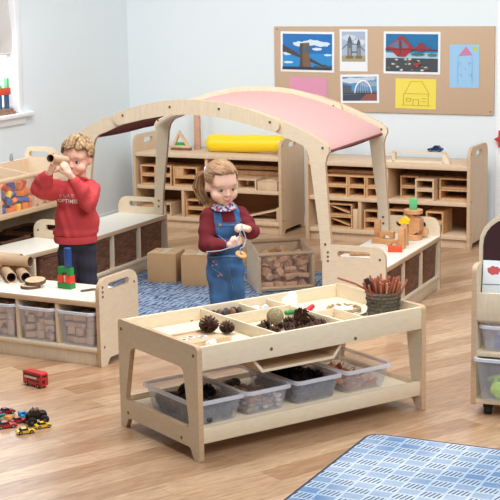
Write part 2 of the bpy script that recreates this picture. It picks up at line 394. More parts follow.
lay = [(line2(a, b, .012), PEN) for a, b in (((.22, .5), (.38, .92)), ((.38, .92), (.66, .92)), ((.66, .92), (.84, .5)), ((.22, .5), (.84, .5)), ((.2, .1), (.2, .5)), ((.82, .1), (.82, .5)), ((.15, .1), (.88, .1)), ((.44, .1), (.44, .3)), ((.58, .1), (.58, .3)), ((.44, .3), (.58, .3)), ((.27, .34), (.38, .34)), ((.66, .34), (.77, .34)), ((.27, .24), (.38, .24)), ((.66, .24), (.77, .24)), ((.27, .24), (.27, .34)), ((.38, .24), (.38, .34)))]
picture('child_drawing', 'yellow paper with a pencil drawing of a house', 'drawing', 2.368, .97, 2.695, 1.2, (240, 220, 92), lay, .012, .004)
lay = [([(.28, .74), (.56, .97), (.8, .76)], (200, 130, 164)), (blob2(.88, .92, .09, .06), (190, 206, 84))]
for a in (.32, .66): lay += [(line2((a, .58), (a+.1, .58), .01), (124, 160, 200)), (line2((a, .52), (a, .6), .015), (124, 160, 200)), (line2((a, .3), (a+.1, .3), .01), (124, 160, 200)), (line2((a+.1, .24), (a+.1, .32), .015), (124, 160, 200))]
lay += [(line2((.5, .44), (.58, .44), .012), (124, 160, 200)), (line2((.28, .08), (.28, .72), .012), (140, 176, 212)), (line2((.78, .08), (.78, .72), .012), (140, 176, 212))]
picture('child_drawing', 'tall pale blue paper with a drawn house, at right of board', 'drawing', 2.8, 1.136, 3.03, 1.461, (156, 200, 234), lay, 0, .004)

# ------------------------------------------------------------------ back cabinets
NV = Vector((math.sin(.44), math.cos(.44), 0)); EV = Vector((math.cos(.44), -math.sin(.44), 0))
CR = Vector((1.603, 10.528, 0))
def end_panel(D, H, slot=True, feet=.05, r=.06, t=.022, sx=None, sw=.2, sh=.036, sz=None, footh=.035):
    out = rpoly([(0, 0, .004), (feet, 0, .004), (feet+footh*.7, footh, .02), (D-feet-footh*.7, footh, .02), (D-feet, 0, .004), (D, 0, .004), (D, H, r), (0, H, r)])
    h = []
    if slot:
        cx = D/2; zz = H-.045 if sz is None else sz
        h.append(rrect(cx-sw/2, zz-sh/2, cx+sw/2, zz+sh/2, sh/2-.001, 6))
    return out, h
def bolts(parent, x, pts):
    for y, z in pts: MB().tube([(x-.0015, y, z), (x+.0015, y, z)], .007, 10).build('bolt', BOLT, parent)
def cabinet(label, origin, L, D=.45):
    t = thing('shelving_cabinet', label, 'cabinet', origin, WY)
    for x in (0, L-.024):
        o, h = end_panel(D, .745, True, .05, .07, .024, sw=.15, sh=.04, sz=.69)
        MB().panel(o, h, x, x+.024, 'yz', 0, 1).build('end_panel', [CABP, PLYE], t)
        bolts(t, x+.024 if x else x, [(.03, .70), (.03, .35), (.03, .11)])
    MB().box(.024, .0, .578, L-.024, D-.02, .61, .003).build('top', [CABP], t)
    MB().box(.024, .01, .313, L-.024, D-.02, .343, .003).build('shelf', CABP, t)
    MB().box(.024, .01, .066, L-.024, D-.02, .098, .003).build('base_shelf', CABP, t)
    MB().box(.024, .035, 0, L-.024, .055, .066, .002).build('plinth', CABP, t)
    MB().box(.024, D-.019, .04, L-.024, D-.008, .61, .001).build('back_board', CABD, t)
    MB().box(L/2-.012, .015, .343, L/2+.012, D-.02, .578, .001).build('divider', CABW, t)
    MB().box(L*.335-.012, .015, .098, L*.335+.012, D-.02, .313, .001).build('divider', CABW, t)
    return t
oR = CR-EV*1.295; oL = CR+NV*.10-EV*2.855
cabR = cabinet('long low beech cabinet of wooden blocks on the right, blue car on it', tuple(oR), 1.295)
cabL = cabinet('long low beech cabinet of wooden blocks on the left, yellow bolster on it', tuple(oL), 1.315)
FR = frame(oR, WY); FL = frame(oL, WY)
def hollow_block(F, x, y, z, w, h, d, label, group, mat=None, t=.012, rot=0, solid=False, tilt=0):
    mb = MB()
    o = [(0, 0), (w, 0), (w, h), (0, h)]; i = [(t, t), (w-t, t), (w-t, h-t), (t, h-t)]
    if solid: mb.box(0, 0, 0, w, d, h, .003)
    else: mb.panel(o, [i], 0, d, 'xz')
    ob = mb.build('hollow_block' if not solid else 'solid_block', mat or HOL)
    ob.matrix_world = F @ Matrix.Translation((x, y, z)) @ Matrix.Rotation(rot, 4, 'Z') @ Matrix.Rotation(-tilt, 4, 'Y')
    return tag(ob, label, 'block', group)
GR = 'hollow blocks in the right cabinet'; GL = 'hollow blocks in the left cabinet'
RC = 'in the right cabinet'; LC = 'in the left cabinet'
S2 = .344; S1 = .099
e = .0015
for x, w, nm in ((.155, .175, 'wide open hollow block'), (.335, .14, 'middle open hollow block'), (.48, .145, 'right-hand open hollow block')):
    hollow_block(FR, x, .03, S2, w, .08, .24, f'{nm}, bottom row of the upper left bay {RC}', GR)
    hollow_block(FR, x, .035, S2+.0815, w, .08, .24, f'{nm}, second row of the upper left bay {RC}', GR)
brick('long_plank', (.5, .12, .022), HOL, f'long plank lying on the two rows of hollow blocks {RC}', tuple(FR @ Vector((.38, .2, S2+.164))), WY, None, 'plank')
for k in range(2):
    p = ('lower', 'upper')[k]
    hollow_block(FR, .72, .12, S2+k*.0835, .14, .082, .18, f'{p} hollow block of the set-back pair, upper right bay {RC}', GR)
    hollow_block(FR, .87, .02, S2+k*.0805, .145, .079, .2, f'{p} hollow block of the forward pair, upper right bay {RC}', GR, BLKP)
    hollow_block(FR, 1.03, .1, S2+k*.0835, .235, .08, .2, f'{p} long open block in the right corner, upper right bay {RC}', GR)
    hollow_block(FR, .17, .03, S1+k*.0955, .2, .094, .22, f'{p} open frame holding a slanted board, lower left bay {RC}', GR)
    o = MB().box(0, 0, 0, .165, .2, .009, .001).build('thin_board', HOL)
    o.matrix_world = FR @ Matrix.Translation((.185, .04, S1+.0135+k*.0955)) @ Matrix.Translation((0, 0, .058)) @ Matrix.Rotation(.33, 4, 'Y')
    tag(o, f'thin board slanting inside the {p} open frame {RC}', 'board')
    hollow_block(FR, .462, .03, S1+k*.0765, .12, .075, .2, f'{p} hollow block beside the divider, lower right bay {RC}', GR)
    hollow_block(FR, .66, .03, S1+k*.0835, .13, .082, .2, f'{p} hollow block behind the round stack, lower right bay {RC}', GR)
    hollow_block(FR, .95, .03, S1+k*.0835, .135, .082, .22, f'{p} hollow block on the right, lower right bay {RC}', GR)
hollow_block(FR, .374, .03, S1, .04, .15, .2, f'narrow upright block next to the divider, lower left bay {RC}', None, BLKP, solid=True)
for k in range(2):
    p = ('lower', 'upper')[k]
    hollow_block(FL, .05, .03, S2+k*.0815, .14, .08, .22, f'{p} hollow block at the left, upper left bay {LC}', GL)
    hollow_block(FL, .2, .03, S2+k*.0815, .135, .08, .22, f'{p} hollow block beside the arch leg, upper left bay {LC}', GL)
    hollow_block(FL, .46, .03, S1+k*.0715, .17, .07, .2, f'{p} flat hollow block next to the girl, lower right bay {LC}', GL)
hollow_block(FL, .352, .03, S2, .215, .075, .22, f'wide open block under the half-closed block, upper left bay {LC}', GL)
hb = hollow_block(FL, .352, .03, S2+.0765, .215, .08, .22, f'half-closed block with a solid left end, upper left bay {LC}', GL)
MB().box(.012, .004, .012, .09, .21, .068, .001).build('solid_end', HOL, hb)
hollow_block(FL, .92, .02, S2, .17, .085, .16, f'open hollow block right of the girl, upper right bay {LC}', None, BLKP)
hollow_block(FL, 1.1, .02, S2, .17, .07, .16, f'solid block with a peaked lid, upper right bay {LC}', None, BLKP, solid=True)
o = MB().prism([(0, 0), (.18, 0), (.12, .02)], 0, .16).build('wedge_block', BLKP); o.matrix_world = FL @ Matrix.Translation((1.097, .02, S2+.0715)); tag(o, f'flat wedge lying on the solid block {LC}', 'block')
brick('long_plank', (.56, .1, .035), HOL, f'long plank behind the girl, lower of two, upper right bay {LC}', tuple(FL @ Vector((.97, .25, S2+.09))), WY, None, 'plank')
brick('long_plank', (.6, .1, .03), HOL, f'long plank behind the girl, upper of two, upper right bay {LC}', tuple(FL @ Vector((.97, .255, S2+.135))), WY, None, 'plank')
o = MB().box(.68, .2, S2, 1.26, .3, S2+.088, .002).build('plank_stack_block', HOL); o.matrix_world = FL; tag(o, f'long solid block at the back under two planks {LC}', 'block')
hollow_block(FL, .05, .03, S1, .13, .075, .22, f'hollow block at the far left, lower left bay {LC}', None)
hollow_block(FL, .2, .02, S1, .13, .1, .22, f'tall hollow block behind the arch leg, lower left bay {LC}', None, BLKP)
hollow_block(FL, 1.255, .03, S1, .03, .11, .2, f'upright end of the slanted plank, lower right bay {LC}', None, BLKP, solid=True)
o = MB().box(-.31, 0, 0, 0, .18, .012, .001).build('thin_board', BLKP); o.matrix_world = FL @ Matrix.Translation((1.25, .05, S1+.082)) @ Matrix.Rotation(-.24, 4, 'Y'); tag(o, f'slanted board right of the girl, lower right bay {LC}', 'board')
brick('solid_block', (.3, .18, .008), BLKP, f'flat board lying under the slanted board {LC}', tuple(FL @ Vector((1.1, .14, S1))), WY, None, 'board')

# on the cabinet tops
YV = plain('yellow_vinyl', (250, 214, 28), .35)
bol = thing('bolster_cushion', 'long bright yellow bolster cushion lying on the left cabinet', 'cushion', tuple(FL @ Vector((.925, .2, .61))), WY)
mb = MB(); prof = []
for k in range(25):
    t = .5-.5*math.cos(PI*k/24); x = -.36+.72*t; m = min(t, 1-t)
    r = .072*(math.sqrt(max(0, 1-(1-m/.1)**2)) if m < .1 else 1)
    r *= 1+.03*math.sin(t*14)-.06*t
    prof.append(((x, .015*math.sin(t*5), .07+.012*max(0, math.sin((t-.4)*3))), max(r, .004)))
mb.tube([p for p, r in prof], [r for p, r in prof], 22); 
for i, v in enumerate(mb.V): mb.V[i] = (v[0], v[1], max(.0, v[2]))
mb.build('cover', YV, bol, ang=80)
tri = thing('triangle_window', 'wooden triangle frame with green pane on the left cabinet', 'toy', tuple(FL @ Vector((.235, .22, .61))), WY); tri.scale = (1.15, 1.15, 1.15)
MB().panel([(0, .018), (.15, .018), (.065, .14)], [[(.028, .033), (.12, .033), (.066, .112)]], 0, .025).build('frame', BLKP, tri)
MB().prism([(.028, .033), (.12, .033), (.102, .055), (.042, .055)], .01, .014).build('green_pane', plain('green_pane', (52, 160, 70), .3), tri)
MB().prism([(.042, .056), (.102, .056), (.066, .111)], .01, .014).build('clear_pane', ACRY, tri)
mb = MB()
for k in range(8): mb.cbox((.01+.019*k, .012, .009), (.017, .04, .018), None, .003)
mb.build('base_strip', plain('brown_base', (140, 92, 62), .7, var=.2), tri)
brick('upright_plank', (.05, .03, .34), wood('pinkish_plank', (196, 152, 124), (210, 168, 140), (5, 5, 20), .5), 'upright brown plank standing on the left cabinet by the bolster', tuple(FL @ Vector((.43, .32, .61))), WY, None, 'plank')
rp_ = thing('ramp_frame', 'low wooden ramp frame on top of the right cabinet', 'toy', tuple(FR @ Vector((.50, .12, .61))), WY)
mb = MB()
bar = lambda a, b, w=.016: mb.panel([(a[0], a[1]), (b[0], b[1]), (b[0], b[1]+w), (a[0], a[1]+w)], (), 0, .05)
bar((0, 0), (.6, 0), .014); bar((.17, .072), (.56, .072), .012); bar((0, .014), (.17, .07), .014)
mb.box(.155, 0, .0, .175, .05, .085, .001); mb.box(.545, 0, .0, .56, .05, .085, .001); mb.panel([(.56, .014), (.6, .014), (.56, .085)], (), 0, .05)
mb.build('frame', PLY, rp_)
def toy_car(label, loc, rot, L, Wd, H, body, cabin, wheelr, nm='toy_car', glass=(40, 46, 60)):
    t = thing(nm, label, 'toy car', loc, rot)
    w = wheelr
    pr = rpoly([(-L/2, w*.7, L*.04), (L/2, w*.7, L*.04), (L/2, H*.5, L*.06), (L*.24, H*.62, L*.1), (-L*.42, H*.64, L*.06), (-L/2, H*.52, L*.05)])
    MB().panel(pr, (), -Wd/2, Wd/2).build('body', body, t)
    pr = rpoly([(-L*.36, H*.58, .002), (L*.2, H*.58, .002), (L*.06, H, L*.06), (-L*.24, H, L*.06)])
    MB().panel(pr, (), -Wd*.4, Wd*.4).build('cabin', plain('car_glass_%d' % glass[0], glass, .15), t)
    MB().prism(rpoly([(-L*.22, H*.97, .001), (L*.05, H*.97, .001), (L*.04, H*1.02, .001), (-L*.21, H*1.02, .001)]), -Wd*.38, Wd*.38).build('roof', body, t)
    for x in (-L*.3, L*.29):
        for s in (-1, 1):
            wh = MB().tube([(x, s*Wd*.36, w), (x, s*Wd*.52, w)], w, 14).build('wheel', BLACK, t)
            MB().tube([(x, s*Wd*.52, w), (x, s*Wd*.53, w)], w*.5, 10).build('hub', plain('hub_silver', (180, 180, 184), .3, .6), wh)
    return t
toy_car('dark blue toy car on the ramp frame on the right cabinet', tuple(FR @ Vector((.985, .145, .695))), WY+PI, .11, .05, .045, plain('navy_car', (28, 62, 118), .25), None, .011)

# ------------------------------------------------------------------ low benches
def bench(label, origin, rot, L, D=.385, nb=3, far=True, near=True, name='low_shelf_bench', flip=False):
    t = thing(name, label, 'shelf unit', origin, rot)
    T = .022
    for x, full in ((0, near), (L-T, far)):
        H = .465 if full else .345
        o, h = end_panel(D, H, full, .06, .07 if full else .004, T, sw=.2, sh=.038, sz=H-.05)
        MB().panel(o, h, x, x+T, 'yz', 0, 1).build('end_panel', [PLY, PLYE], t)
        xx = x if x == 0 else x+T
        fy = (lambda y: D-y) if flip else (lambda y: y)
        bolts(t, xx, [(fy(y), z) for y, z in ((.035, .42), (.035, .395), (.035, .37), (.035, .1), (D-.035, .395), (D-.035, .1))] if full else [(.035, .3), (.035, .1)])
    mb = MB(); mb.box(T, 0, .317, L-T, D, .345, .003, 1); mb.box(T+.001, .004, .3451, L-T-.001, D-.004, .3462, 0, 0)
    mb.build('top', [WHT, PLYE], t)
    MB().box(T, .0, .072, L-T, D-.012, .098, .008).build('base_shelf', PLYH, t)
    MB().box(T, .012, 0.0, L-T, .032, .072, .002).build('plinth', PLYH, t)
    MB().box(T, D-.012, .05, L-T, D-.001, .317, .001).build('back_board', CABW, t)
    for k in range(1, nb):
        x = T+(L-2*T)*k/nb
        MB().box(x-.009, .008, .098, x+.009, D-.012, .317, .001).build('divider', PLY, t)
    return t
def basket_parts(w, d, h):
    t = thing('wicker_basket', '', 'basket')
    mb = MB(); k = .97
    def ring(s, z, r): return [(u, v, z) for u, v in rrect(-w/2*s, -d/2*s, w/2*s, d/2*s, r, 5)]
    rings = [ring(k, 0, .03), ring(.985, h*.5, .032), ring(1, h, .035), ring(.93, h, .03), ring(k*.9, .012, .026)]
    n = len(rings[0]); o = 0
    for r in rings: mb.V += r
    for i in range(4):
        for j in range(n):
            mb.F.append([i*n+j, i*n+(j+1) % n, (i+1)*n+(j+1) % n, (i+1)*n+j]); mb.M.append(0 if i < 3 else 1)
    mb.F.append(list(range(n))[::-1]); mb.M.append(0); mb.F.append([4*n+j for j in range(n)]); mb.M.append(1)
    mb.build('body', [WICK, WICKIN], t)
    MB().tube([(u, v, h) for u, v in rrect(-w/2*.98, -d/2*.98, w/2*.98, d/2*.98, .034, 5)], .011, 8, closed=True).build('rim', WICK, t)
    return t
FBR = ((.77, 8.18, 0), 1.16)
bR = bench('low birch bench with white top at right, block sculptures on it', *FBR, 1.125, flip=True)
FB2 = ((-1.062, 9.262, 0), 1.12)
b2 = bench('low birch bench with white top and empty surface behind the boy', *FB2, 1.10)
FB1 = ((-1.561, 8.483, 0), 1.0)
b1 = bench('low white-topped bench at the left edge below the clear bins', *FB1, .90, .372, 2, far=False, near=False)
FU1 = ((-1.734, 7.939, 0), -.5)
u1 = bench('low birch shelf unit with clear tubs and cardboard tubes, at left front', *FU1, 1.08, .37, 4)
first = None
def baskets(F, L, D, labels, group, z=.0985, h=.19, w=None, y=.185, d=.33):
    global first
    M = frame(*F); n = len(labels)
    for k, lb in enumerate(labels):
        x = .022+(L-.044)*(k+.5)/n
        if first is None: first = basket_parts(.312, .35, .205); o = first
        else: o = dup(first)
        tag(o, lb, 'basket', group, tuple(M @ Vector((x, y, z))), F[1])
baskets(FBR, 1.125, .385, ['brown wicker basket nearest the table, under the right bench', 'brown wicker basket in the middle bay under the right bench', 'brown wicker basket at the far end under the right bench'], 'baskets under the right bench')
baskets(FB2, 1.10, .385, ['brown wicker basket closest to the boy, under the bench behind him', 'brown wicker basket in the middle of the bench behind the boy', 'brown wicker basket nearest the cardboard boxes under the bench'], 'baskets under the bench behind the boy')
baskets(FB1, .90, .372, ['brown wicker basket at the near end under the left white bench', "brown wicker basket just left of the boy's trousers under the bench"], 'baskets under the left white bench')

# ------------------------------------------------------------------ the arch
HALF = [(0, 1.273), (.12, 1.270), (.226, 1.260), (.39, 1.228), (.554, 1.182), (.66, 1.145), (.74, 1.115), (.864, 1.06), (.905, 1.028), (.91, 1.0), (.893, .969), (.883, .927), (.898, .72), (.915, .5), (.921, .36)]
INN = [(.85, .36), (.845, .5), (.815, .714), (.79, .888), (.782, .95), (.765, 1.0), (.735, 1.03), (.673, 1.052), (.612, 1.078), (.554, 1.1), (.39, 1.138), (.224, 1.168), (.1, 1.18), (0, 1.183)]
def cut(pts, v0, v1): return [p for p in pts if v0-1e-6 <= p[0] <= v1+1e-6]
arch = thing('play_arch', 'birch arched den frame with a pink cloth canopy', 'play arch', (0, 0, 0), 0)
AF = frame((-.308, 8.83, 0), -.55); AR = frame((.118, 9.72, 0), -.527) @ Matrix.Diagonal((.978, 1, 1.005, 1))
for F, nm in ((AF, 'front'), (AR, 'rear')):
    for s in (-1, 1):
        out = [p for p in HALF if p[0] >= .39]; inn = [p for p in INN if p[0] >= .39]
        poly = [(s*u, v) for u, v in out+inn]
        mb = MB(); mb.panel(poly, (), -.011, .011, 'xz', 0, 1)
        for i, v in enumerate(mb.V): mb.V[i] = tuple(F @ Vector(v))
        leg = mb.build('leg', [PLY, PLYE], arch)
        for u, z in ((.868, 1.02), (.88, .46), (.882, .42)): MB().tube([F @ Vector((s*u, -.0125, z)), F @ Vector((s*u, -.0105, z))], .008, 10).build('bolt', BOLT, leg)
    top = [(-u, v) for u, v in reversed(HALF) if 0 < u <= .56]+[p for p in HALF if p[0] <= .56]
    bot = [p for p in reversed(INN) if p[0] <= .56]; bot = [p for p in bot]; botl = [(-u, v) for u, v in INN if 0 < u <= .56]
    def endcap(s):
        c = Vector((s*.552, 1.141)); r = .042; a = []
        base = math.atan2(-.27, 1) if s > 0 else math.atan2(.27, 1)
        for k in range(1, 8):
            t = PI/2-PI*k/8
            d = Vector((math.cos(t)*s, math.sin(t))); rot = Matrix.Rotation(base, 2)
            a.append(tuple(c+rot @ d*r))
        return a
    poly = top+endcap(1)+list(reversed(bot))+list(reversed(botl))+list(reversed(endcap(-1)))
    mb = MB(); mb.panel(poly, (), -.034, -.0115, 'xz', 0, 1)
    for i, v in enumerate(mb.V): mb.V[i] = tuple(F @ Vector(v))
    bm_ = mb.build('beam', [PLYH, PLYE], arch)
    for u, z in ((-.525, 1.161), (-.17, 1.225), (.183, 1.224), (.533, 1.158)): MB().tube([F @ Vector((u, -.036, z)), F @ Vector((u, -.033, z))], .008, 10).build('bolt', BOLT, bm_)
# canopy: cloth between the two arches
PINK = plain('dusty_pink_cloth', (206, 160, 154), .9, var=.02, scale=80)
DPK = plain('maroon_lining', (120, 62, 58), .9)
arcp = [(-.885, .996)]+[(-u, v-.03) for u, v in reversed(HALF) if 0 < u <= .87]+[(u, v-.03) for u, v in HALF if u <= .87]+[(.885, .996)]
mb = MB(); N = len(arcp); K = 8
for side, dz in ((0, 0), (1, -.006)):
    for k in range(K+1):
        t = k/K
        for u, z in arcp:
            a = AF @ Vector((u, .013, z+dz)); c = AR @ Vector((u, -.036, z+dz)); p = a.lerp(c, t); p.z -= .012*math.sin(PI*t); mb.V.append(tuple(p))
nn = (K+1)*N
for k in range(K):
    for i in range(N-1):
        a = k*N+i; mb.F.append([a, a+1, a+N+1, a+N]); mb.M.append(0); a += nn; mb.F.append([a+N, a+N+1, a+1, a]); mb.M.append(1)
for k in range(K):
    for i in (0, N-1):
        a = k*N+i; mb.F.append([a, a+N, a+N+nn, a+nn]); mb.M.append(1)
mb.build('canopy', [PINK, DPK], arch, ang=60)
for s in (-1, 1):
    MB().tube([AF @ Vector((s*.885, .02, .993)), AR @ Vector((s*.885, -.045, .993))], .009, 8).build('hem_rod', DPK, arch)

# ------------------------------------------------------------------ clear-bin rack by the left wall
d_ = Vector((math.cos(1.10), math.sin(1.10), 0)); l_ = Vector((-math.sin(1.10), math.cos(1.10), 0))
P0 = Vector((-.583, 10.252, 0))
RL = 1.55
FRK = (tuple(P0+l_*.43-d_*(.58+RL)), 1.10); RM = frame(*FRK)
rk = thing('bin_rack', 'tall birch rack with clear fronted bins along the left wall', 'shelf unit', *FRK)
for x in (0, RL-.022):
    out = rpoly([(0, 0, .004), (.34, 0, .004), (.34, .87, .06), (.1, .87, .08), (-.01, .7, .05), (.0, .5, .03)])
    MB().panel(out, [rrect(.14, .8, .3, .84, .018)], x, x+.022, 'yz', 0, 1).build('end_panel', [PLY, PLYE], rk)
    bolts(rk, x, [(.1, .825), (.05, .56), (.3, .1)])
MB().box(.022, -.03, .495, RL-.022, .33, .52, .006).build('bin_floor', PLYH, rk)
MB().box(.022, -.045, .5, RL-.022, -.02, .535, .008).build('front_lip', PLYE, rk, 'pinkish rounded wooden lip')
MB().tube([(.022, -.02, .74), (RL-.022, -.02, .74)], .017, 12).build('front_rail', PLYE, rk)
MB().box(.022, -.012, .535, RL-.022, -.008, .73, .001).build('clear_front', ACRY, rk)
MB().box(.022, .315, .05, RL-.022, .33, .79, .001).build('back_board', CABP, rk)
MB().box(.022, .02, .07, RL-.022, .315, .095, .002).build('base_shelf', PLYH, rk)
for k in range(1, 4):
    x = .022+(RL-.044)*k/4
    MB().panel([(-.006, .52), (.314, .52), (.314, .78), (.2, .765), (.1, .75), (.0, .735)], (), x-.004, x+.004, 'yz').build('bin_divider', PLY, rk)
for k in range(4):
    x = .022+(RL-.044)*(k+.5)/4
    pr = [(.314-.0, .77)]+[(.314-.19*math.sin(t*PI/16), .77-.22*(1-math.cos(t*PI/16))) for t in range(9)]+[(.16, .522), (.314, .522)]
for k, lb in enumerate(['brown wicker basket at the left edge on the rack floor', 'second brown wicker basket on the rack floor from the left edge', 'brown wicker basket on the rack floor behind the white bench end', 'brown wicker basket on the rack floor behind the boy']):
    o = dup(first); tag(o, lb, 'basket', 'baskets on the floor of the bin rack', tuple(RM @ Vector((.022+(RL-.044)*(k+.5)/4, .165, .096))), FRK[1]); o.scale = (1, .85, 1.15)
# bin contents
def small_block(kind, mat, s=1.0):
    mb = MB()
    if kind == 0: mb.box(-.022*s, -.022*s, 0, .022*s, .022*s, .044*s, .004)
    elif kind == 1: mb.box(-.04*s, -.016*s, 0, .04*s, .016*s, .03*s, .004)
    elif kind == 2: mb.lathe([(0, 0), (.02*s, 0), (.022*s, .004), (.022*s, .04*s), (.02*s, .044*s), (0, .044*s)], 14)
    elif kind == 3: mb.prism([(-.03*s, 0), (.03*s, 0), (0, .04*s)], -.018*s, .018*s)
    elif kind == 4:   # arch brick
        pts = [(-.05*s, 0), (-.026*s, 0)]+[(-.026*s*math.cos(PI*k/8), .026*s*math.sin(PI*k/8)) for k in range(1, 8)]+[(.026*s, 0), (.05*s, 0), (.05*s, .05*s), (-.05*s, .05*s)]
        mb.prism(pts, -.018*s, .018*s)
    return mb
def pile(M, rot, x0, x1, y0, y1, z0, z1, cell, protos, name, label, cat, group, tilt=.35, cap=None, prof=None, rs=None):
    rn = random.Random(rs or 5); out = []
    nx = max(1, int((x1-x0)/cell[0])); ny = max(1, int((y1-y0)/cell[1])); nz = max(1, int((z1-z0)/cell[2]))
    for k in range(nz):
        for i in range(nx):
            for j in range(ny):
                fx = (i+.5)/nx; fy = (j+.5)/ny
                if prof and z0+cell[2]*(k+.6) > z0+(z1-z0)*prof(fx, fy): continue
                x = x0+(x1-x0)*fx+rn.uniform(-.08, .08)*cell[0]; y = y0+(y1-y0)*fy+rn.uniform(-.08, .08)*cell[1]
                z = z0+k*cell[2]+.001
                lb = label(fx, fy, k) if callable(label) else label
                pr = rn.choice(protos(fx, fy, k) if callable(protos) else protos)
                o = bpy.data.objects.new(name, pr); COL.objects.link(o)
                tl = tilt if k else 0
                o.location = M @ Vector((x, y, z+tl*.02)); o.rotation_euler = (rn.uniform(-tl, tl), rn.uniform(-tl, tl), rot+rn.uniform(-1.2, 1.2))
                tag(o, lb, cat, group if not callable(group) else group(fx, fy, k)); out.append(o)
    return out
colr = [small_block(k, m).mesh('toy_block', m) for k in (0, 2, 1) for m in (ORG, PURP, YEL, plain('tomato_red_plastic', (214, 82, 50), .4), ORG, PURP)]
natw = [small_block(k, BLK, 1.0).mesh('toy_block', BLK) for k in (0, 1, 2, 4)]
bw = (RL-.044)/4
pile(RM, FRK[1], .022+2*bw+.02, .022+3*bw-.02, -.005, .17, .521, .71, (.056, .055, .045), colr, 'toy_block', "blue, orange or yellow plastic block piled in the clear bin left of the boy's elbow", 'block', 'coloured blocks in the clear bin', tilt=.5, prof=lambda x, y: .6+.4*math.sin(PI*x), rs=3)
pile(RM, FRK[1], .022+3*bw+.02, .022+4*bw-.02, .0, .17, .521, .71, (.066, .06, .047), natw, 'toy_block', "plain wooden block piled in the clear bin by the boy's elbow", 'block', 'wooden blocks in the clear bin', tilt=.5, prof=lambda x, y: .95-.25*x, rs=4)
pile(RM, FRK[1], .022+.03, .022+bw-.02, .01, .17, .521, .66, (.07, .06, .048), natw, 'toy_block', 'plain wooden block in the leftmost clear bin', 'block', 'wooden blocks in the leftmost bin', rs=6)
pile(RM, FRK[1], .022+bw+.03, .022+2*bw-.02, .01, .17, .521, .66, (.07, .06, .048), natw, 'toy_block', 'plain wooden block in the second clear bin from the left', 'block', 'wooden blocks in the second bin', rs=7)
WHB = plain('grey_felt', (150, 156, 160), .8)
o = MB().lathe([(0, 0), (.012, 0), (.014, .02), (.009, .05), (0, .055)], 12).build('small_bottle', WHB); tag(o, 'small grey peg standing on the rack divider by the wall', 'peg', None, tuple(RM @ Vector((RL-.20, .3225, .79))))

# ------------------------------------------------------------------ clear tubs
def tub_parts(w, d, h, taper=.86, lip=.014, name='plastic_tub'):
    t = thing(name, '', 'tub'); mb = MB()
    def ring(s, z, r, off=0): return [(u, v, z) for u, v in rrect(-w/2*s-off, -d/2*s-off, w/2*s+off, d/2*s+off, r, 4)]
    rings = [ring(taper-.03, .0, .02), ring(taper, .006, .025), ring(1, h-.014, .03), ring(.985, h-.014, .028), ring(taper-.012, .008, .023)]
    n = len(rings[0])
    for r in rings: mb.V += r
    for i in range(4):
        for j in range(n): mb.F.append([i*n+j, i*n+(j+1) % n, (i+1)*n+(j+1) % n, (i+1)*n+j]); mb.M.append(0)
    mb.F.append(list(range(n))[::-1]); mb.M.append(0); mb.F.append([4*n+j for j in range(n)]); mb.M.append(0)
    mb.build('body', TUBP, t)
    mb = MB(); rings = [ring(1, h-.014, .03), ring(1, h-.016, .035, lip), ring(1, h-.004, .035, lip), ring(1, h, .033, lip-.004), ring(.985, h-.002, .03), ring(.985, h-.014, .028)]
    for r in rings: mb.V += r
    for i in range(5):
        for j in range(n): mb.F.append([i*n+j, i*n+(j+1) % n, (i+1)*n+(j+1) % n, (i+1)*n+j]); mb.M.append(0)
    mb.build('rim', TUBR, t)
    return t
U1 = frame(*FU1)
labs = ['clear plastic tub of wooden blocks at the left edge under the shelf unit', 'clear plastic tub of wooden blocks in the second bay from left', 'clear plastic tub of wooden blocks below the green and red tower', 'clear plastic tub of wooden blocks beside the end panel at right']
tb = tub_parts(.222, .3, .19, .9, .01)
bwid = (1.08-.044)/4
ub = [small_block(k, BLKP, s).mesh('unit_block', BLKP) for k, s in ((1, .95), (0, .9), (4, .66), (1, .85))]
for k in range(4):
    x = .022+bwid*(k+.5)
    o = tb if k == 0 else dup(tb)
    tag(o, labs[k], 'tub', 'tubs in the left shelf unit', tuple(U1 @ Vector((x, .14, .0985))), FU1[1])
    nm = ('left-edge', 'second', 'third', 'right-hand')[k]
    if k:
        pile(U1, FU1[1], x-.094, x+.094, .018, .2, .108, .268, (.062, .06, .039), ub, 'unit_block', f'plain wooden block inside the {nm} clear tub under the left shelf unit', 'block', f'wooden blocks in the {nm} tub of the left shelf unit', tilt=.1, rs=20+k)
    else:
        pile(U1, FU1[1], x-.088, x+.088, .035, .1, .108, .255, (.088, .068, .05), ub, 'unit_block', f'plain wooden block inside the {nm} clear tub under the left shelf unit', 'block', f'wooden blocks in the {nm} tub of the left shelf unit', tilt=.1, rs=20)

# on top of unit 1
ZT = .3465
# tower
ty = -.5
def at_top(x, y): return Vector((x, y, ZT))
tw = Vector((-1.0, 7.80, 0))
brick('base_block', (.092, .045, .03), GRN, 'green block at the foot of the small tower on the left unit', (tw.x, tw.y, ZT), ty-.1)
ex = Vector((math.cos(ty-.1), math.sin(ty-.1), 0))
for s, lb in ((-.029, 'left'), (.029, 'right')):
    p = tw+ex*s; brick('pillar_block', (.034, .04, .042), RED, f'small red block on the {lb} of the tower, on the green base', (p.x, p.y, ZT+.0305), ty-.1)
brick('pillar_block', (.012, .03, .042), BLKP, 'thin pale block between the two red tower blocks', (tw.x, tw.y, ZT+.0305), ty-.1)
o = small_block(4, GRN, .88).build('arch_block', GRN); tag(o, 'green arch block on top of the two red blocks', 'block', None, (tw.x, tw.y, ZT+.073), ty-.1)
o = MB().lathe([(0, 0), (.019, 0), (.02, .002), (.02, .105), (.018, .107), (0, .107)], 18).build('cylinder_block', BLU); p = tw+ex*.018; tag(o, "blue cylinder on the green arch, in front of the boy's legs", 'block', None, (p.x, p.y, ZT+.1175), 0)
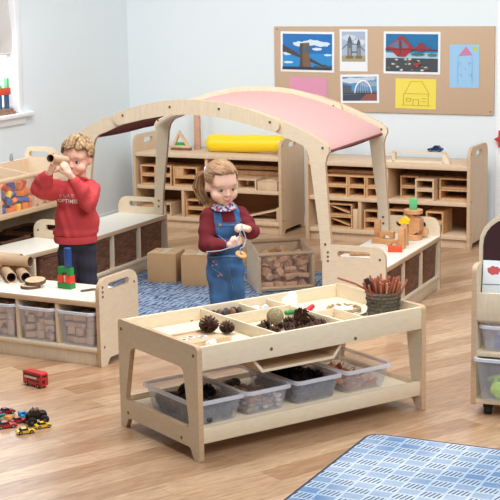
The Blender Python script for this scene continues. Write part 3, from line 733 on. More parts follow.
# slices
BARK = plain('bark', (108, 82, 60), .9, var=.3, scale=60); SAP = wood('log_slice_face', (204, 172, 132), (222, 194, 156), (20, 20, 20), .7)
def slice_(r, h, label, loc, tilt=(0, 0, 0), cat='wood slice', e=1.0):
    t = thing('log_slice', label, cat, loc, tilt); t.scale = (1, e, 1)
    MB().lathe([(r*.95, 0), (r, .003), (r, h-.003), (r*.95, h)], 22).build('bark_rim', BARK, t)
    mb = MB(); mb.lathe([(0, h), (r*.95, h)], 22); mb.lathe([(r*.95, 0), (0, 0)], 22); mb.build('cut_face', SAP, t)
    return t
slice_(.055, .016, 'bark-edged log slice lying flat on the left unit, below another', (-1.2, 7.83, ZT))
slice_(.058, .02, 'bark-edged log slice leaning on top of another on the left unit', (-1.175, 7.85, ZT+.022), (.1, -.05, .3))
tw1 = MB().tube([(-.06, 0, 0), (0, .004, .002), (.06, -.004, 0)], [.005, .006, .004], 8).build('twig', BARK); tag(tw1, 'short brown stick on the left unit beside the end panel', 'stick', None, (-.855, 7.715, ZT+.006), .35)
def card_tube(p0, p1, ro, label, name='cardboard_tube'):
    c = (Vector(p0)+Vector(p1))/2
    o = MB().hollow(Vector(p0)-c, Vector(p1)-c, ro, ro*.86, 22, 0, 1).build(name, [CARDT, CARDIN]); return tag(o, label, 'cardboard tube', 'cardboard tubes on the left unit', tuple(c))
zz = ZT
dt = Vector((.30, -.95, 0)).normalized()
for (x, y, lb) in ((-1.245, 7.965, 'short cardboard tube with its open end nearest the log slices'), (-1.325, 7.965, 'short cardboard tube pointing outward, second from the log slices'), (-1.42, 8.0, 'short cardboard tube with open end at the left edge')):
    a = Vector((x, y, zz+.0305)); card_tube(a, a-dt*.24+Vector((0, 0, 0)), .03, lb)
lx = Vector((math.cos(-.42), math.sin(-.42), 0))
b0 = Vector((-1.235, 8.09, zz+.094)); card_tube(b0, b0-lx*.62, .032, 'long cardboard tube lying across the short tubes, front of two')
b0 = Vector((-1.30, 8.18, zz+.093)); card_tube(b0, b0-lx*.6, .03, 'long cardboard tube lying across the short tubes, rear of two')
o = MB().lathe([(0, 0), (.02, 0), (.026, .02), (.02, .045), (0, .05)], 16).build('wooden_bead', YEL); tag(o, 'small yellow knob at the left edge on the white bench', 'bead', None, (-1.50, 8.63, .3465))

# on the right bench
BRM = frame(*FBR)
def bR_at(x, y): return Vector((x, y, ZT))
ORW = wood('orange_beech', (206, 148, 98), (222, 168, 118), (10, 10, 24), .45)
def cyl(r, h, mat, name, label, loc, n=22):
    o = MB().lathe([(0, 0), (r-.002, 0), (r, .002), (r, h-.002), (r-.002, h), (0, h)], n).build(name, mat); return tag(o, label, 'block', None, loc)
hx = (1.03, 9.10)
cyl(.058, .034, ORW, 'round_block', 'round wooden block at the bottom of the green-tipped stack', (hx[0], hx[1], ZT))
mb = MB(); hexp = [(.062*math.cos(PI/3*k+PI/6)*1.05, .06+.068*math.sin(PI/3*k+PI/6)) for k in range(6)]
mb.prism(rpoly([(u, v, .012) for u, v in hexp]), -.035, .035)
o = mb.build('hexagon_block', ORW); tag(o, 'wooden hexagon block standing in the middle of the round stack', 'block', None, (hx[0], hx[1], ZT+.0365), -.5)
o = MB().ell((0, 0, 0), (.03, .018, .036)).build('bead_block', BLK); tag(o, 'brown rounded piece resting against the hexagon stack on the right', 'block', None, (hx[0]+.075, hx[1]+.05, ZT+.036), 0)
cyl(.06, .026, ORW, 'round_block', 'round wooden block on top of the hexagon, below the green block', (hx[0], hx[1], ZT+.165))
brick('toy_block', (.046, .03, .07), MINT, 'mint green block on the very top of the round stack', (hx[0], hx[1], ZT+.1915), -.2)
pc = Vector((.86, 8.93, ZT))
brick('upright_block', (.036, .036, .105), ORW, 'upright wooden block at the left of the bench structure', (.80, 9.03, ZT+.033), -.4)
brick('long_block', (.13, .045, .032), ORW, 'long flat wooden block under the pair of arches on the bench', (.825, 8.975, ZT), -.5)
o = small_block(4, ORW, .9).build('arch_block', ORW); tag(o, 'left wooden arch block standing on the long flat block', 'block', None, (.855, 8.965, ZT+.033), -.5)
o = small_block(4, ORW, .8).build('arch_block', ORW); tag(o, 'right wooden arch block beside the tall post, on the bench', 'block', None, (.885, 8.87, ZT), -.5)
brick('upright_block', (.04, .04, .125), ORW, 'tall wooden post block carrying nothing, front right of the structure', (.925, 8.785, ZT), -.4)
brick('upright_block', (.04, .04, .135), ORW, 'tall wooden post block beneath the yellow roof', (.955, 8.90, ZT), -.4)
o = MB().prism(rpoly([(-.032, 0, .002), (.032, 0, .002), (.032, .022, .01), (0, .046, .006), (-.032, .022, .01)]), -.018, .018).build('roof_block', YEL); tag(o, 'yellow roof-shaped block on the tall post on the bench', 'block', None, (.955, 8.90, ZT+.136), -.4)
brick('toy_block', (.085, .04, .036), plain('orange_red_paint', (222, 84, 44), .45), 'orange-red block lying at the front of the bench structure', (.875, 8.69, ZT), -.15)
for i, (x, y, a, L, lb) in enumerate(((.60, 8.66, -.3, .17, 'brown stick lying on the bench behind the handle slot, rear one'), (.66, 8.58, -.1, .13, 'brown stick lying on the bench behind the handle slot, front one'))):
    o = MB().tube([(-L/2, 0, 0), (0, .006, .001), (L/2, 0, 0)], [.011, .012, .01], 9).build('wooden_stick', wood('stick_wood', (172, 124, 84), (196, 150, 106), (20, 6, 6), .6)); tag(o, lb, 'stick', None, (x, y, ZT+.012), a)

# ------------------------------------------------------------------ crate of blocks behind the table
FC = ((.05, 9.12, 0), .2); CM = frame(*FC)
cr = thing('block_crate', 'low wooden crate with clear front full of wooden blocks, by the girl', 'crate', *FC)
cw, cd, ch = .37, .36, .30
for x in (0, cw-.018):
    MB().panel(rpoly([(0, 0, .01), (cd, 0, .01), (cd, ch, .03), (0, ch-.045, .04)]), (), x, x+.018, 'yz', 0, 1).build('side_panel', [PLY, PLYE], cr)
MB().box(.018, .005, .02, cw-.018, cd-.005, .036, .002).build('base', PLYH, cr)
for nm, y, z, r in (('front_rail', .014, .255, .013), ('rear_rail', cd-.015, .285, .013), ('bottom_rail', .012, .035, .012)):
    MB().tube([(.005, y, z), (cw-.005, y, z)], r, 12).build(nm, PLYE, cr)
MB().box(.018, .006, .048, cw-.018, .01, .245, .001).build('clear_front', ACRY, cr)
MB().box(.018, cd-.012, .036, cw-.018, cd-.004, .275, .001).build('back_board', CABP, cr)
cb = [small_block(k, BLK, s).mesh('unit_block', BLK) for k, s in ((1, .95), (1, 1.1), (0, .95), (3, 1.0))]
pile(CM, .2, .025, cw-.025, .015, .3, .037, .25, (.076, .062, .042), cb, 'unit_block', 'plain wooden block heaped in the clear-fronted crate behind the table', 'block', 'wooden blocks in the crate', tilt=.6, rs=9, prof=lambda x, y: .85+.15*math.sin(7*x+5*y))
pile(CM, .2, .03, cw-.03, .015, .06, .06, .235, (.075, .045, .05), cb, 'unit_block', 'plain wooden block heaped in the clear-fronted crate behind the table', 'block', 'wooden blocks in the crate', tilt=.7, rs=12) if False else None

# cardboard boxes
def carton(label, loc, rot, w, d, h):
    t = thing('cardboard_box', label, 'box', loc, rot)
    MB().box(-w/2, -d/2, 0, w/2, d/2, h, .003).build('body', CARD, t)
    mb = MB(); mb.box(-w/2+.002, -d/2+.002, h+.0005, w/2-.002, -.002, h+.004, .001); mb.box(-w/2+.002, .002, h+.0005, w/2-.002, d/2-.002, h+.004, .001); mb.build('flap', plain('cardboard_top', (206, 172, 132), .8, var=.03), t)
    MB().box(-.02, -d/2-.001, h+.0042, .02, d/2+.001, h+.0048, 0).build('tape', plain('packing_tape', (214, 196, 166), .3), t)
    return t
carton('plain brown cardboard box on the blue rug, nearest the bench', (-.56, 9.60, .0125), -.62+.35, .20, .2, .19)
carton("plain brown cardboard box on the blue rug, just left of the girl", (-.32, 9.47, .0125), -.12, .24, .2, .2)

# ------------------------------------------------------------------ rugs
mr_, nt, b = nodes('blue_rug_weave')
tc = nt.nodes.new('ShaderNodeTexCoord'); n1 = nt.nodes.new('ShaderNodeTexNoise'); n1.inputs['Scale'].default_value = 22; n1.inputs['Detail'].default_value = 6
wv = nt.nodes.new('ShaderNodeTexWave'); wv.inputs['Scale'].default_value = 9; wv.inputs['Distortion'].default_value = 9; wv.inputs['Detail'].default_value = 3
nt.links.new(tc.outputs['Object'], n1.inputs[0]); nt.links.new(tc.outputs['Object'], wv.inputs[0])
ad = nt.nodes.new('ShaderNodeMath'); ad.operation = 'MULTIPLY_ADD'; ad.inputs[1].default_value = .3
nt.links.new(wv.outputs['Fac'], ad.inputs[0]); nt.links.new(n1.outputs['Fac'], ad.inputs[2])
rp = nt.nodes.new('ShaderNodeValToRGB'); rp.color_ramp.elements[0].position = .45; rp.color_ramp.elements[1].position = .85
rp.color_ramp.elements[0].color = (*lin((54, 76, 114)), 1); rp.color_ramp.elements[1].color = (*lin((158, 174, 196)), 1)
nt.links.new(ad.outputs[0], rp.inputs[0]); nt.links.new(rp.outputs[0], b.inputs['Base Color']); b.inputs['Roughness'].default_value = .95
BORD = plain('charcoal_rug_binding', (58, 66, 84), .9)
def rug(label, loc, rot, w, d, mat, extra=None):
    t = thing('rug', label, 'rug', loc, rot)
    MB().prism(rrect(.012, .012, w-.012, d-.012, .05), 0.001, .012, 'xy').build('pile', mat, t)
    MB().panel(rrect(0, 0, w, d, .06), [rrect(.014, .014, w-.014, d-.014, .048)], .001, .0115, 'xy').build('binding', BORD, t)
    return t
ex = Vector((.905, -.426, 0)); ey = Vector((.426, .905, 0))
o_ = ex*(-4.9)+ey*7.3
rug('dark blue patterned rug under the girl and the crate', tuple(ex*(-4.88)+ey*7.35), -.44, 1.55, 1.69, mr_)
# front rug: chequer of plain patches and patches of looped strokes
mf, nt, b = nodes('pale_blue_rug_pattern')
N_ = nt.nodes.new; Lk = nt.links.new
def math_(op, a, bb=None, c=None):
    n = N_('ShaderNodeMath'); n.operation = op
    for i, v in enumerate((a, bb, c)):
        if v is None: continue
        if isinstance(v, (int, float)): n.inputs[i].default_value = v
        else: Lk(v, n.inputs[i])
    return n.outputs[0]
tc = N_('ShaderNodeTexCoord'); mp = N_('ShaderNodeMapping'); mp.inputs['Rotation'].default_value = (0, 0, 0.0); Lk(tc.outputs['Object'], mp.inputs[0])
sp = N_('ShaderNodeSeparateXYZ'); Lk(mp.outputs[0], sp.inputs[0])
X_ = math_('DIVIDE', sp.outputs['X'], .092); Y_ = math_('DIVIDE', sp.outputs['Y'], .066)
row = math_('FLOOR', Y_); 
cx = math_('FLOOR', X_); par = math_('MODULO', math_('ABSOLUTE', math_('ADD', cx, row)), 2.0)
fx = math_('FRACT', X_); fy = math_('FRACT', Y_)
inx = math_('MULTIPLY', math_('GREATER_THAN', fx, .06), math_('LESS_THAN', fx, .94)); iny = math_('MULTIPLY', math_('GREATER_THAN', fy, .08), math_('LESS_THAN', fy, .92)); inside = math_('MULTIPLY', inx, iny)
ph = math_('FRACT', math_('MULTIPLY_ADD', fx, 5.0, math_('MULTIPLY', fy, -.8)))
loop = math_('MULTIPLY', math_('LESS_THAN', ph, .42), inside)
loop = math_('MULTIPLY', loop, par)
solid = math_('MULTIPLY', inside, math_('SUBTRACT', 1.0, par))
nz = N_('ShaderNodeTexNoise'); nz.inputs['Scale'].default_value = 1.9; nz.inputs['Detail'].default_value = 2; Lk(tc.outputs['Object'], nz.inputs[0])
nz2 = N_('ShaderNodeTexNoise'); nz2.inputs['Scale'].default_value = 120; Lk(tc.outputs['Object'], nz2.inputs[0])
def mixc(f, a, c):
    n = N_('ShaderNodeMixRGB'); Lk(f, n.inputs[0])
    for i, v in ((1, a), (2, c)):
        if isinstance(v, tuple): n.inputs[i].default_value = (*lin(v), 1)
        else: Lk(v, n.inputs[i])
    return n.outputs[0]
rr = N_('ShaderNodeMapRange'); rr.inputs['From Min'].default_value = .38; rr.inputs['From Max'].default_value = .62; Lk(nz.outputs['Fac'], rr.inputs['Value'])
ground = mixc(rr.outputs[0], (206, 216, 226), (160, 184, 208)); patch_ = mixc(rr.outputs[0], (172, 188, 206), (100, 132, 174))
col = mixc(solid, ground, patch_); col = mixc(loop, col, (70, 82, 104))
mm = N_('ShaderNodeMixRGB'); mm.blend_type = 'MULTIPLY'; mm.inputs[0].default_value = .35; Lk(col, mm.inputs[1]); Lk(nz2.outputs['Fac'], mm.inputs[2])
gm = N_('ShaderNodeMixRGB'); gm.blend_type = 'MULTIPLY'; gm.inputs[0].default_value = 1; Lk(mm.outputs[0], gm.inputs[1]); gm.inputs[2].default_value = (1.2, 1.2, 1.2, 1)
Lk(gm.outputs[0], b.inputs['Base Color']); b.inputs['Roughness'].default_value = .95
rug('pale blue patterned rug at the front right on the wooden floor', tuple(Vector((.515, 6.2, 0))-Vector((.44, .898, 0))*1.6), -.455, 1.9, 1.6, mf)

# ------------------------------------------------------------------ the tinker table
FT = ((-.226, 5.864, 0), .597); TM = frame(*FT)
TL, TW_, TH = 1.245, .665, .498
TBL = wood('table_birch', (228, 211, 182), (235, 220, 193), (9, 9, 30), .42)
tbl = thing('tinker_table', 'low birch discovery table with divided tray top and tub shelf', 'table', *FT)
def tpanel():
    out = rpoly([(0, 0, .006), (.042, 0, .006), (.072, .05, .02), (TW_-.072, .05, .02), (TW_-.042, 0, .006), (TW_, 0, .006), (TW_, TH, .022), (0, TH, .022)])
    hole = rpoly([(.075, .132, .012), (TW_-.05, .132, .012), (TW_-.11, .388, .04), (.115, .388, .04)])
    return out, [hole]
for x in (0, TL-.024):
    o, h = tpanel(); p = MB().panel(o, h, x, x+.024, 'yz', 0, 1).build('end_panel', [TBL, PLYE], tbl)
    xx = x if x == 0 else x+.024
    for y, z in ((.03, .455), (TW_-.03, .455), (.14, .075), (TW_-.07, .075)): MB().tube([(xx-.0015, y, z), (xx+.0015, y, z)], .008, 10).build('bolt', BOLT, p)
x0, x1 = .024, TL-.024
for nm, y in (('front_apron', .004), ('rear_apron', TW_-.022)):
    a = MB().box(x0, y, .391, x1, y+.018, .493, .002).build(nm, TBL, tbl)
    for x, z in ((.377, .43), (.834, .405)): MB().tube([(x, y-.0015, z), (x, y+.0195, z)], .008, 10).build('bolt', BOLT, a)
ZF = .432
MB().box(x0, .022, ZF-.014, x1, TW_-.022, ZF, .001).build('tray_floor', plain('cream_laminate', (244, 228, 200), .4, var=.02), tbl)
for (a0, a1, b0, b1, zt) in ((.425, .437, .022, TW_-.022, .486), (.64, .652, .464, TW_-.022, .48), (.80, .812, .464, TW_-.022, .48), (.437, .812, .452, .464, .484), (.80, .812, .022, .452, .48), (.812, .95, .30, .31, .474), (.94, .95, .022, .30, .474)):
    MB().box(a0, b0, ZF, a1, b1, zt, .002).build('tray_divider', TBL, tbl)
MB().box(x0, .03, .098, x1, TW_-.03, .114, .002).build('shelf', plain('cream_shelf', (240, 226, 200), .45, var=.02), tbl)
for nm, y in (('shelf_front_rail', .012), ('shelf_rear_rail', TW_-.03)): MB().box(x0, y, .072, x1, y+.018, .14, .003).build(nm, TBL, tbl)
# sunken hopper beneath the middle of the tray
mb = MB(); hp = [(.29, .392), (.345, .325), (.735, .325), (.79, .392), (.774, .392), (.727, .337), (.353, .337), (.306, .392)]
mb.panel(hp, (), .03, TW_-.03, 'xz', 0, 1); mb.build('sunken_tray', [TBL, PLYE], tbl)
def tp(x, y, z): return tuple(TM @ Vector((x, y, z)))
# --- things in the tray
CONE = plain('pine_cone_brown', (92, 62, 46), .8, var=.35, scale=70)
def cone_mesh(r, h, mat=CONE):
    mb = MB(); n = 0
    mb.ell((0, 0, h*.5), (r*.5, r*.5, h*.46), None, 0, 2)
    L = 8
    for i in range(L):
        t = i/(L-1); z = h*(.08+.8*t); rr = r*(math.sin(PI*(.22+.68*t))**.8); k = max(4, int(9-4*t))
        for j in range(k):
            a = 2*PI*(j+.5*(i % 2))/k
            d = Vector((math.cos(a), math.sin(a), 0)); u = Vector((-d.y, d.x, 0))
            p = d*rr*.35+Vector((0, 0, z)); q = d*rr+Vector((0, 0, z+h*.1)); w = rr*.3
            o = len(mb.V)
            mb.V += [tuple(p-u*w*.5), tuple(p+u*w*.5), tuple(q+u*w-Vector((0, 0, .003))), tuple(q+Vector((0, 0, h*.05))+d*.002), tuple(q-u*w-Vector((0, 0, .003))), tuple(p-Vector((0, 0, h*.07)))]
            mb.F += [[o, o+1, o+2, o+3, o+4], [o+1, o, o+5], [o+2, o+1, o+5], [o+4, o+3, o+5], [o+3, o+2, o+5], [o, o+4, o+5]]; mb.M += [0]*6
    return mb
c1 = cone_mesh(.045, .075).build('pine_cone', CONE); tag(c1, 'large open pine cone in the left tray, nearer the end panel', 'pine cone', None, tp(.30, .375, ZF+.012), .4)
c2 = dup(c1, tp(.37, .335, ZF+.003), 1.2, 'smaller pine cone beside the large one, against the tray divider'); c2.scale = (.78,)*3
def shell_mesh(r):
    mb = MB(); mb.ell((0, 0, r*.55), (r, r*.8, r*.55), None, 0, 2); mb.ell((r*.5, .2*r, r*.75), (r*.6, r*.5, r*.45), None, 0, 2)
    for k in range(5): mb.ell((-r*.5+.25*r*k, -.3*r, r*.6), (r*.12, r*.6, r*.5), None, 0, 2)
    return mb
SHW = plain('white_shell', (242, 238, 232), .4, var=.05, scale=60)
o = shell_mesh(.026).build('white_shell', SHW); tag(o, 'small white shell at the front of the left tray', 'shell', None, tp(.19, .19, ZF+.001), .4)
bt = thing('wooden_tray', 'shallow wooden board with white shapes in the left tray', 'tray', tp(.205, .325, ZF), .597)
MB().box(-.12, -.095, 0, .12, .095, .012, .002).build('board', BLKP, bt)
mb = MB(); mb.box(-.12, -.095, .012, .12, -.083, .02, .001); mb.box(-.12, .083, .012, .12, .095, .02, .001); mb.build('edge_strip', BLKP, bt)
for k in range(3):
    mb = MB(); mb.lathe([(.012, 0), (.02, 0), (.02, .006), (.012, .006)], 16, (0, 0, 0)); o = mb.build('white_ring', SHW); tag(o, ['white ring on the wooden board, left one of three', 'white ring on the wooden board, middle one of three', 'white ring on the wooden board, right one of three'][k], 'ring', 'white rings on the board', tp(.125+.05*k, .31+.02*(k % 2), ZF+.0125))
DK = plain('dark_pebble', (64, 56, 54), .6, var=.2); DK2 = plain('brown_pebble', (140, 88, 64), .6, var=.2)
for k in range(9):
    mb = MB(); mb.ell((0, 0, .021), (.018+.005*(k % 3), .013, .021), None, 0, 2); o = mb.build('pebble', DK if k % 3 else DK2)
    tag(o, 'small dark or brown pebble in the back compartment beside the left tray', 'pebble', 'pebbles in the back compartment', tp(.462+.019*k, .60+.022*(k % 2), ZF+.001), k)
o = shell_mesh(.03).build('white_shell', SHW); tag(o, 'white shell in the small back compartment, left one', 'shell', None, tp(.695, .60, ZF+.001), .2)
o = shell_mesh(.024).build('white_shell', plain('grey_shell', (206, 204, 206), .4, var=.1)); tag(o, 'greyish shell in the small back compartment, right one', 'shell', None, tp(.765, .61, ZF+.001), .8)
STONE = plain('white_stone', (246, 246, 246), .5)
mb = MB(); mb.ell((0, 0, .035), (.04, .034, .036)); mb.ell((.012, 0, .06), (.027, .024, .03)); mb.ell((-.025, -.01, .02), (.03, .025, .02))
o = mb.build('white_stone', STONE); tag(o, 'tall white stone standing in the middle of the table', 'stone', None, tp(.87, .55, ZF), .3)
mb = MB(); mb.ell((0, 0, 0), .036, None, 0, 3)
for k in range(26):
    R = Euler((random.uniform(0, 6), random.uniform(0, 6), 0)).to_matrix()
    mb.tube([R @ Vector((.0365*math.cos(t*PI/10), .0365*math.sin(t*PI/10), 0)) for t in range(20)], .0022, 5, closed=True)
RAT = plain('rattan', (170, 152, 118), .8, var=.35, scale=120)
o = mb.build('rattan_ball', RAT); tag(o, 'woven rattan ball resting on pine cones in the middle', 'ball', None, tp(.555, .225, ZF+.075), 0)
spots = [(.485, .25, 0), (.51, .18, 1), (.555, .12, 2), (.61, .11, 3), (.66, .12, 4), (.545, .30, 5), (.60, .2, 1.5), (.60, .28, 2.5), (.655, .2, 2.2), (.71, .14, .3), (.71, .22, 5.2), (.665, .29, 3.3), (.755, .17, 4.4), (.72, .30, .8), (.76, .25, 2.9)]
for i, (x, y, a) in enumerate(spots):
    c = dup(c1, tp(x, y, ZF+.002), (.5*math.sin(a), .4*math.cos(a), a), 'small brown pine cone piled around the rattan ball in the tray', 'pine cones in the middle compartment'); c.scale = (.62,)*3
c = dup(c1, tp(.665, .21, ZF+.04), (.3, .9, 1), 'pine cone lying on top of the pile, right of the rattan ball'); c.scale = (.9,)*3
o = MB().box(-.03, -.008, 0, .03, .008, .016, .004).build('toy_block', YEL); tag(o, 'small yellow piece behind the pine cones in the tray', 'block', None, tp(.655, .345, ZF+.04), .9); 
o2 = MB().cap((0, 0, .012), (.07, .01, .012), .012, .011).build('green_peg', GRN); tag(o2, 'dark green peg lying on the middle tray divider', 'peg', None, tp(.715, .36, ZF+.03), .25)
o2 = MB().cap((0, 0, .016), (.045, .02, .03), .015, .012).build('red_peg', plain('raspberry', (206, 52, 70), .4)); tag(o2, 'red peg lying beside the green peg in the tray', 'peg', None, tp(.82, .35, ZF+.02), .5)
for k in range(6):
    o = MB().ell((0, 0, .006), (.012, .007, .006), None, 0, 2).build('seed', DK2); tag(o, 'tiny brown seed in the small front compartment', 'seed', 'seeds in the front compartment', tp(.83+.018*(k % 5), .07+.08*(k % 3), ZF), k)
pl = thing('rope_ring_plate', 'round white plate with a rope ring, right part of the tray', 'plate', tp(1.04, .34, ZF), .6)
MB().lathe([(0, .006), (.08, .006), (.105, .014), (.11, .012), (.085, 0), (0, 0)], 28).build('plate', plain('cream_plate', (238, 230, 214), .35), pl)
ROPE = plain('jute_rope', (176, 144, 96), .8, var=.2, scale=150)
o = MB().tube([(.075*math.cos(2*PI*k/30), .07*math.sin(2*PI*k/30), .014+.004*math.sin(3*k)) for k in range(30)], .0075, 8, closed=True).build('rope_ring', ROPE); tag(o, 'coil of jute rope lying on the white plate', 'rope', None, tp(1.035, .345, ZF+.006), 0)
for k in range(7):
    o = shell_mesh(.018).build('white_shell', SHW); a = 2*PI*k/6
    tag(o, 'small white shell heaped inside the rope coil', 'shell', 'shells in the rope coil', tp(1.035+.034*math.cos(a)*(k < 6), .345+.034*math.sin(a)*(k < 6), ZF+.009), k)
o = shell_mesh(.022).build('white_shell', SHW); tag(o, 'white shell left of the plate, behind the red peg', 'shell', None, tp(.92, .45, ZF+.001), 0)
# rush basket with cinnamon sticks
bk = thing('rush_basket', 'dark woven rush basket holding brown sticks on the table', 'basket', tp(1.15, .195, ZF), 0)
MB().lathe([(0, 0), (.066, 0), (.07, .004), (.082, .115), (.076, .115), (.064, .008), (0, .008)], 28).build('body', WICK2, bk)
mb = MB()
for z in (.02, .05, .08, .11): mb.tube([((.0705+.0115*z/.115)*math.cos(2*PI*k/30), (.0705+.0115*z/.115)*math.sin(2*PI*k/30), z+.003*math.sin(k*2.1)) for k in range(30)], .005, 6, closed=True)
mb.build('rim', WICK2, bk)
CIN = [plain('cinnamon_%d' % i, c, .75, var=.15, scale=60) for i, c in enumerate([(160, 88, 66), (184, 110, 82), (138, 72, 54), (198, 138, 104)])]
stm = [MB().tube([(0, 0, 0), (.0, .002, L*.5), (.001, 0, L)], [.0052, .005, .0052], 8).mesh('stick', CIN[i % 4]) for i, L in enumerate((.15, .165, .14, .16, .155, .17))]
rn = random.Random(3)
for k in range(58):
    a = k*2.4; r = .055*math.sqrt((k+.5)/58)
    o = bpy.data.objects.new('cinnamon_stick', stm[k % 6]); COL.objects.link(o)
    lean = .15+8*r; 
    v = Vector((math.cos(a)*r*2.3+rn.uniform(-.06, .06), math.sin(a)*r*2.3+rn.uniform(-.06, .06), .42)).normalized()
    o.location = Vector(tp(1.15, .195, ZF+.014))+Vector((math.cos(a)*r*.9, math.sin(a)*r*.9, 0))
    o.rotation_euler = v.to_track_quat('Z', 'Y').to_euler()
    tag(o, 'reddish brown stick bunched in the rush basket on the table', 'stick', 'sticks in the rush basket')
o = MB().tube([(0, 0, 0), (.085, 0, .045), (.17, 0, .07)], .005, 8).build('cinnamon_stick', CIN[0]); 
pb = Vector(tp(1.15, .195, ZF+.105)); o.location = pb+Vector((-.045, -.02, 0)); o.rotation_euler = (0, 0, PI-.25); tag(o, 'long thin stick sloping out to the left over the basket rim', 'stick')
o = MB().tube([(0, 0, 0), (0, 0, .11)], .011, 10).build('twig', plain('black_twig', (58, 44, 40), .8)); tag(o, 'short dark stub standing at the left in the rush basket', 'stick', None, tuple(pb+Vector((-.058, .0, -.04))), (0, -.15, 0))
# --- tubs on the lower shelf
tub2 = tub_parts(.27, .42, .115, .88, .014)
SH = .1145
tlab = ['clear shallow tub of pine cones behind the near table leg', 'clear shallow tub of shells and pebbles, second from left', 'clear shallow tub heaped with dark pine cones, third from left', 'clear shallow tub of dried leaves at the right end of the shelf']
tx = [.165, .425, .70, .985]
for k in range(4):
    o = tub2 if k == 0 else dup(tub2)
    tag(o, tlab[k], 'tub', 'tubs on the table shelf', tp(tx[k], .305, SH), .597)
    if k in (0, 1): o.scale = (.93 if k == 0 else .84, 1, 1)
    if k == 2: o.scale = (.9, 1, 1)
    if k == 3: o.scale = (.95, 1, 1)
DCONE = plain('dark_pine_cone', (112, 102, 102), .8, var=.5, scale=70); DCONE2 = plain('black_cone', (30, 24, 22), .8, var=.3, scale=70)
cm = cone_mesh(.03, .05, DCONE).mesh('pine_cone', DCONE); cm2 = cone_mesh(.034, .055, DCONE2).mesh('pine_cone', DCONE2)
def scatter(meshes, name, label, cat, group, x0, x1, y0, y1, z, cell, layers=1, rs=1, tilt=1.2, prof=None, dz=.03, sc=1):
    r = random.Random(rs); nx = int((x1-x0)/cell); ny = int((y1-y0)/cell)
    for k in range(layers):
        for i in range(nx):
            for j in range(ny):
                fx, fy = (i+.5)/nx, (j+.5)/ny
                if prof and not prof(fx, fy, k): continue
                o = bpy.data.objects.new(name, meshes[r.randrange(len(meshes))]); COL.objects.link(o)
                o.location = tp(x0+(x1-x0)*fx+r.uniform(-.2, .2)*cell, y0+(y1-y0)*fy+r.uniform(-.2, .2)*cell, z+dz*k)
                o.rotation_euler = (r.uniform(-tilt, tilt)*.5, r.uniform(-tilt, tilt)*.5, r.uniform(0, 6)); s = r.uniform(.85, 1.1)*sc; o.scale = (s, s, s)
                tag(o, label, cat, group)
scatter([cm], 'pine_cone', 'small dark pine cone in the tub behind the near table leg', 'pine cone', 'pine cones in the first tub', tx[0]-.098, tx[0]+.098, .125, .48, SH+.010, .038, 3, 3, 1.0, lambda x, y, k: k < 2 or y < .8, .022, .72)
scatter([cm2], 'pine_cone', 'blackish pine cone on top of the heap in the tub behind the table leg', 'pine cone', 'black cones in the first tub', tx[0]-.01, tx[0]+.1, .23, .40, SH+.06, .055, 1, 5, .8)
shm = [shell_mesh(.021).mesh('shell', m) for m in (SHW, plain('tan_shell', (200, 170, 142), .5, var=.15, scale=60), plain('grey_pebble', (170, 160, 158), .5, var=.2), plain('pink_shell', (218, 188, 172), .5, var=.1))]
scatter(shm, 'sea_shell', 'white or tan shell in the second tub on the table shelf', 'shell', 'shells in the second tub', tx[1]-.09, tx[1]+.09, .12, .42, SH+.010, .036, 3, 8, .6, lambda x, y, k: k < 2 or y < .7, .02, .85)
o = shell_mesh(.05).build('dark_shell', plain('dark_shell', (84, 78, 80), .5, var=.3)); tag(o, 'large dark shell at the rear of the second tub', 'shell', None, tp(tx[1]+.03, .45, SH+.012), .3)
o = MB().cap((0, 0, .018), (.0, .0, .022), .02, .018).build('chestnut', plain('chestnut', (190, 128, 90), .4)); tag(o, 'brown round conker at the front left of the second tub', 'conker', None, tp(tx[1]-.075, .125, SH+.05), 0)
scatter([cm, cm], 'pine_cone', 'dark pine cone seen through the third tub on the shelf', 'pine cone', 'pine cones in the third tub', tx[2]-.098, tx[2]+.098, .125, .47, SH+.010, .038, 3, 9, 1.0, None, .022, .72)
scatter([cm2], 'pine_cone', 'blackish pine cone heaped above the rim of the third tub', 'pine cone', 'black cones on the third tub', tx[2]-.1, tx[2]+.08, .16, .40, SH+.068, .05, 2, 10, .8, lambda x, y, k: k == 0 or (x < .5 and .3 < y < .8), .03)
LV = [plain('leaf_%d' % i, c, .7, var=.2, scale=50) for i, c in enumerate([(176, 92, 52), (204, 138, 82), (132, 66, 48), (222, 164, 104)])]
def leaf_mesh(m):
    mb = MB(); out = rpoly([(-.032, 0, .004), (-.012, -.018, .006), (.006, -.012, .004), (.018, -.022, .004), (.034, 0, .003), (.018, .022, .004), (.006, .012, .004), (-.012, .018, .006)], 3)
    mb.prism(out, -.001, .001, 'xy')
    for i, v in enumerate(mb.V): mb.V[i] = (v[0], v[1], v[2]+12*(v[0]**2)-6*v[1]**2)
    mb.tube([(-.032, 0, .012), (-.05, 0, .02)], .0015, 5); return mb.mesh('leaf', m)
lm = [leaf_mesh(m) for m in LV]
scatter(lm, 'dried_leaf', 'dried orange or brown leaf in the right-hand tub', 'leaf', 'dried leaves in the right-hand tub', tx[3]-.105, tx[3]+.105, .13, .46, SH+.014, .048, 4, 15, .9, lambda x, y, k: k < 2 or (x < .6 and y > .3), .014)

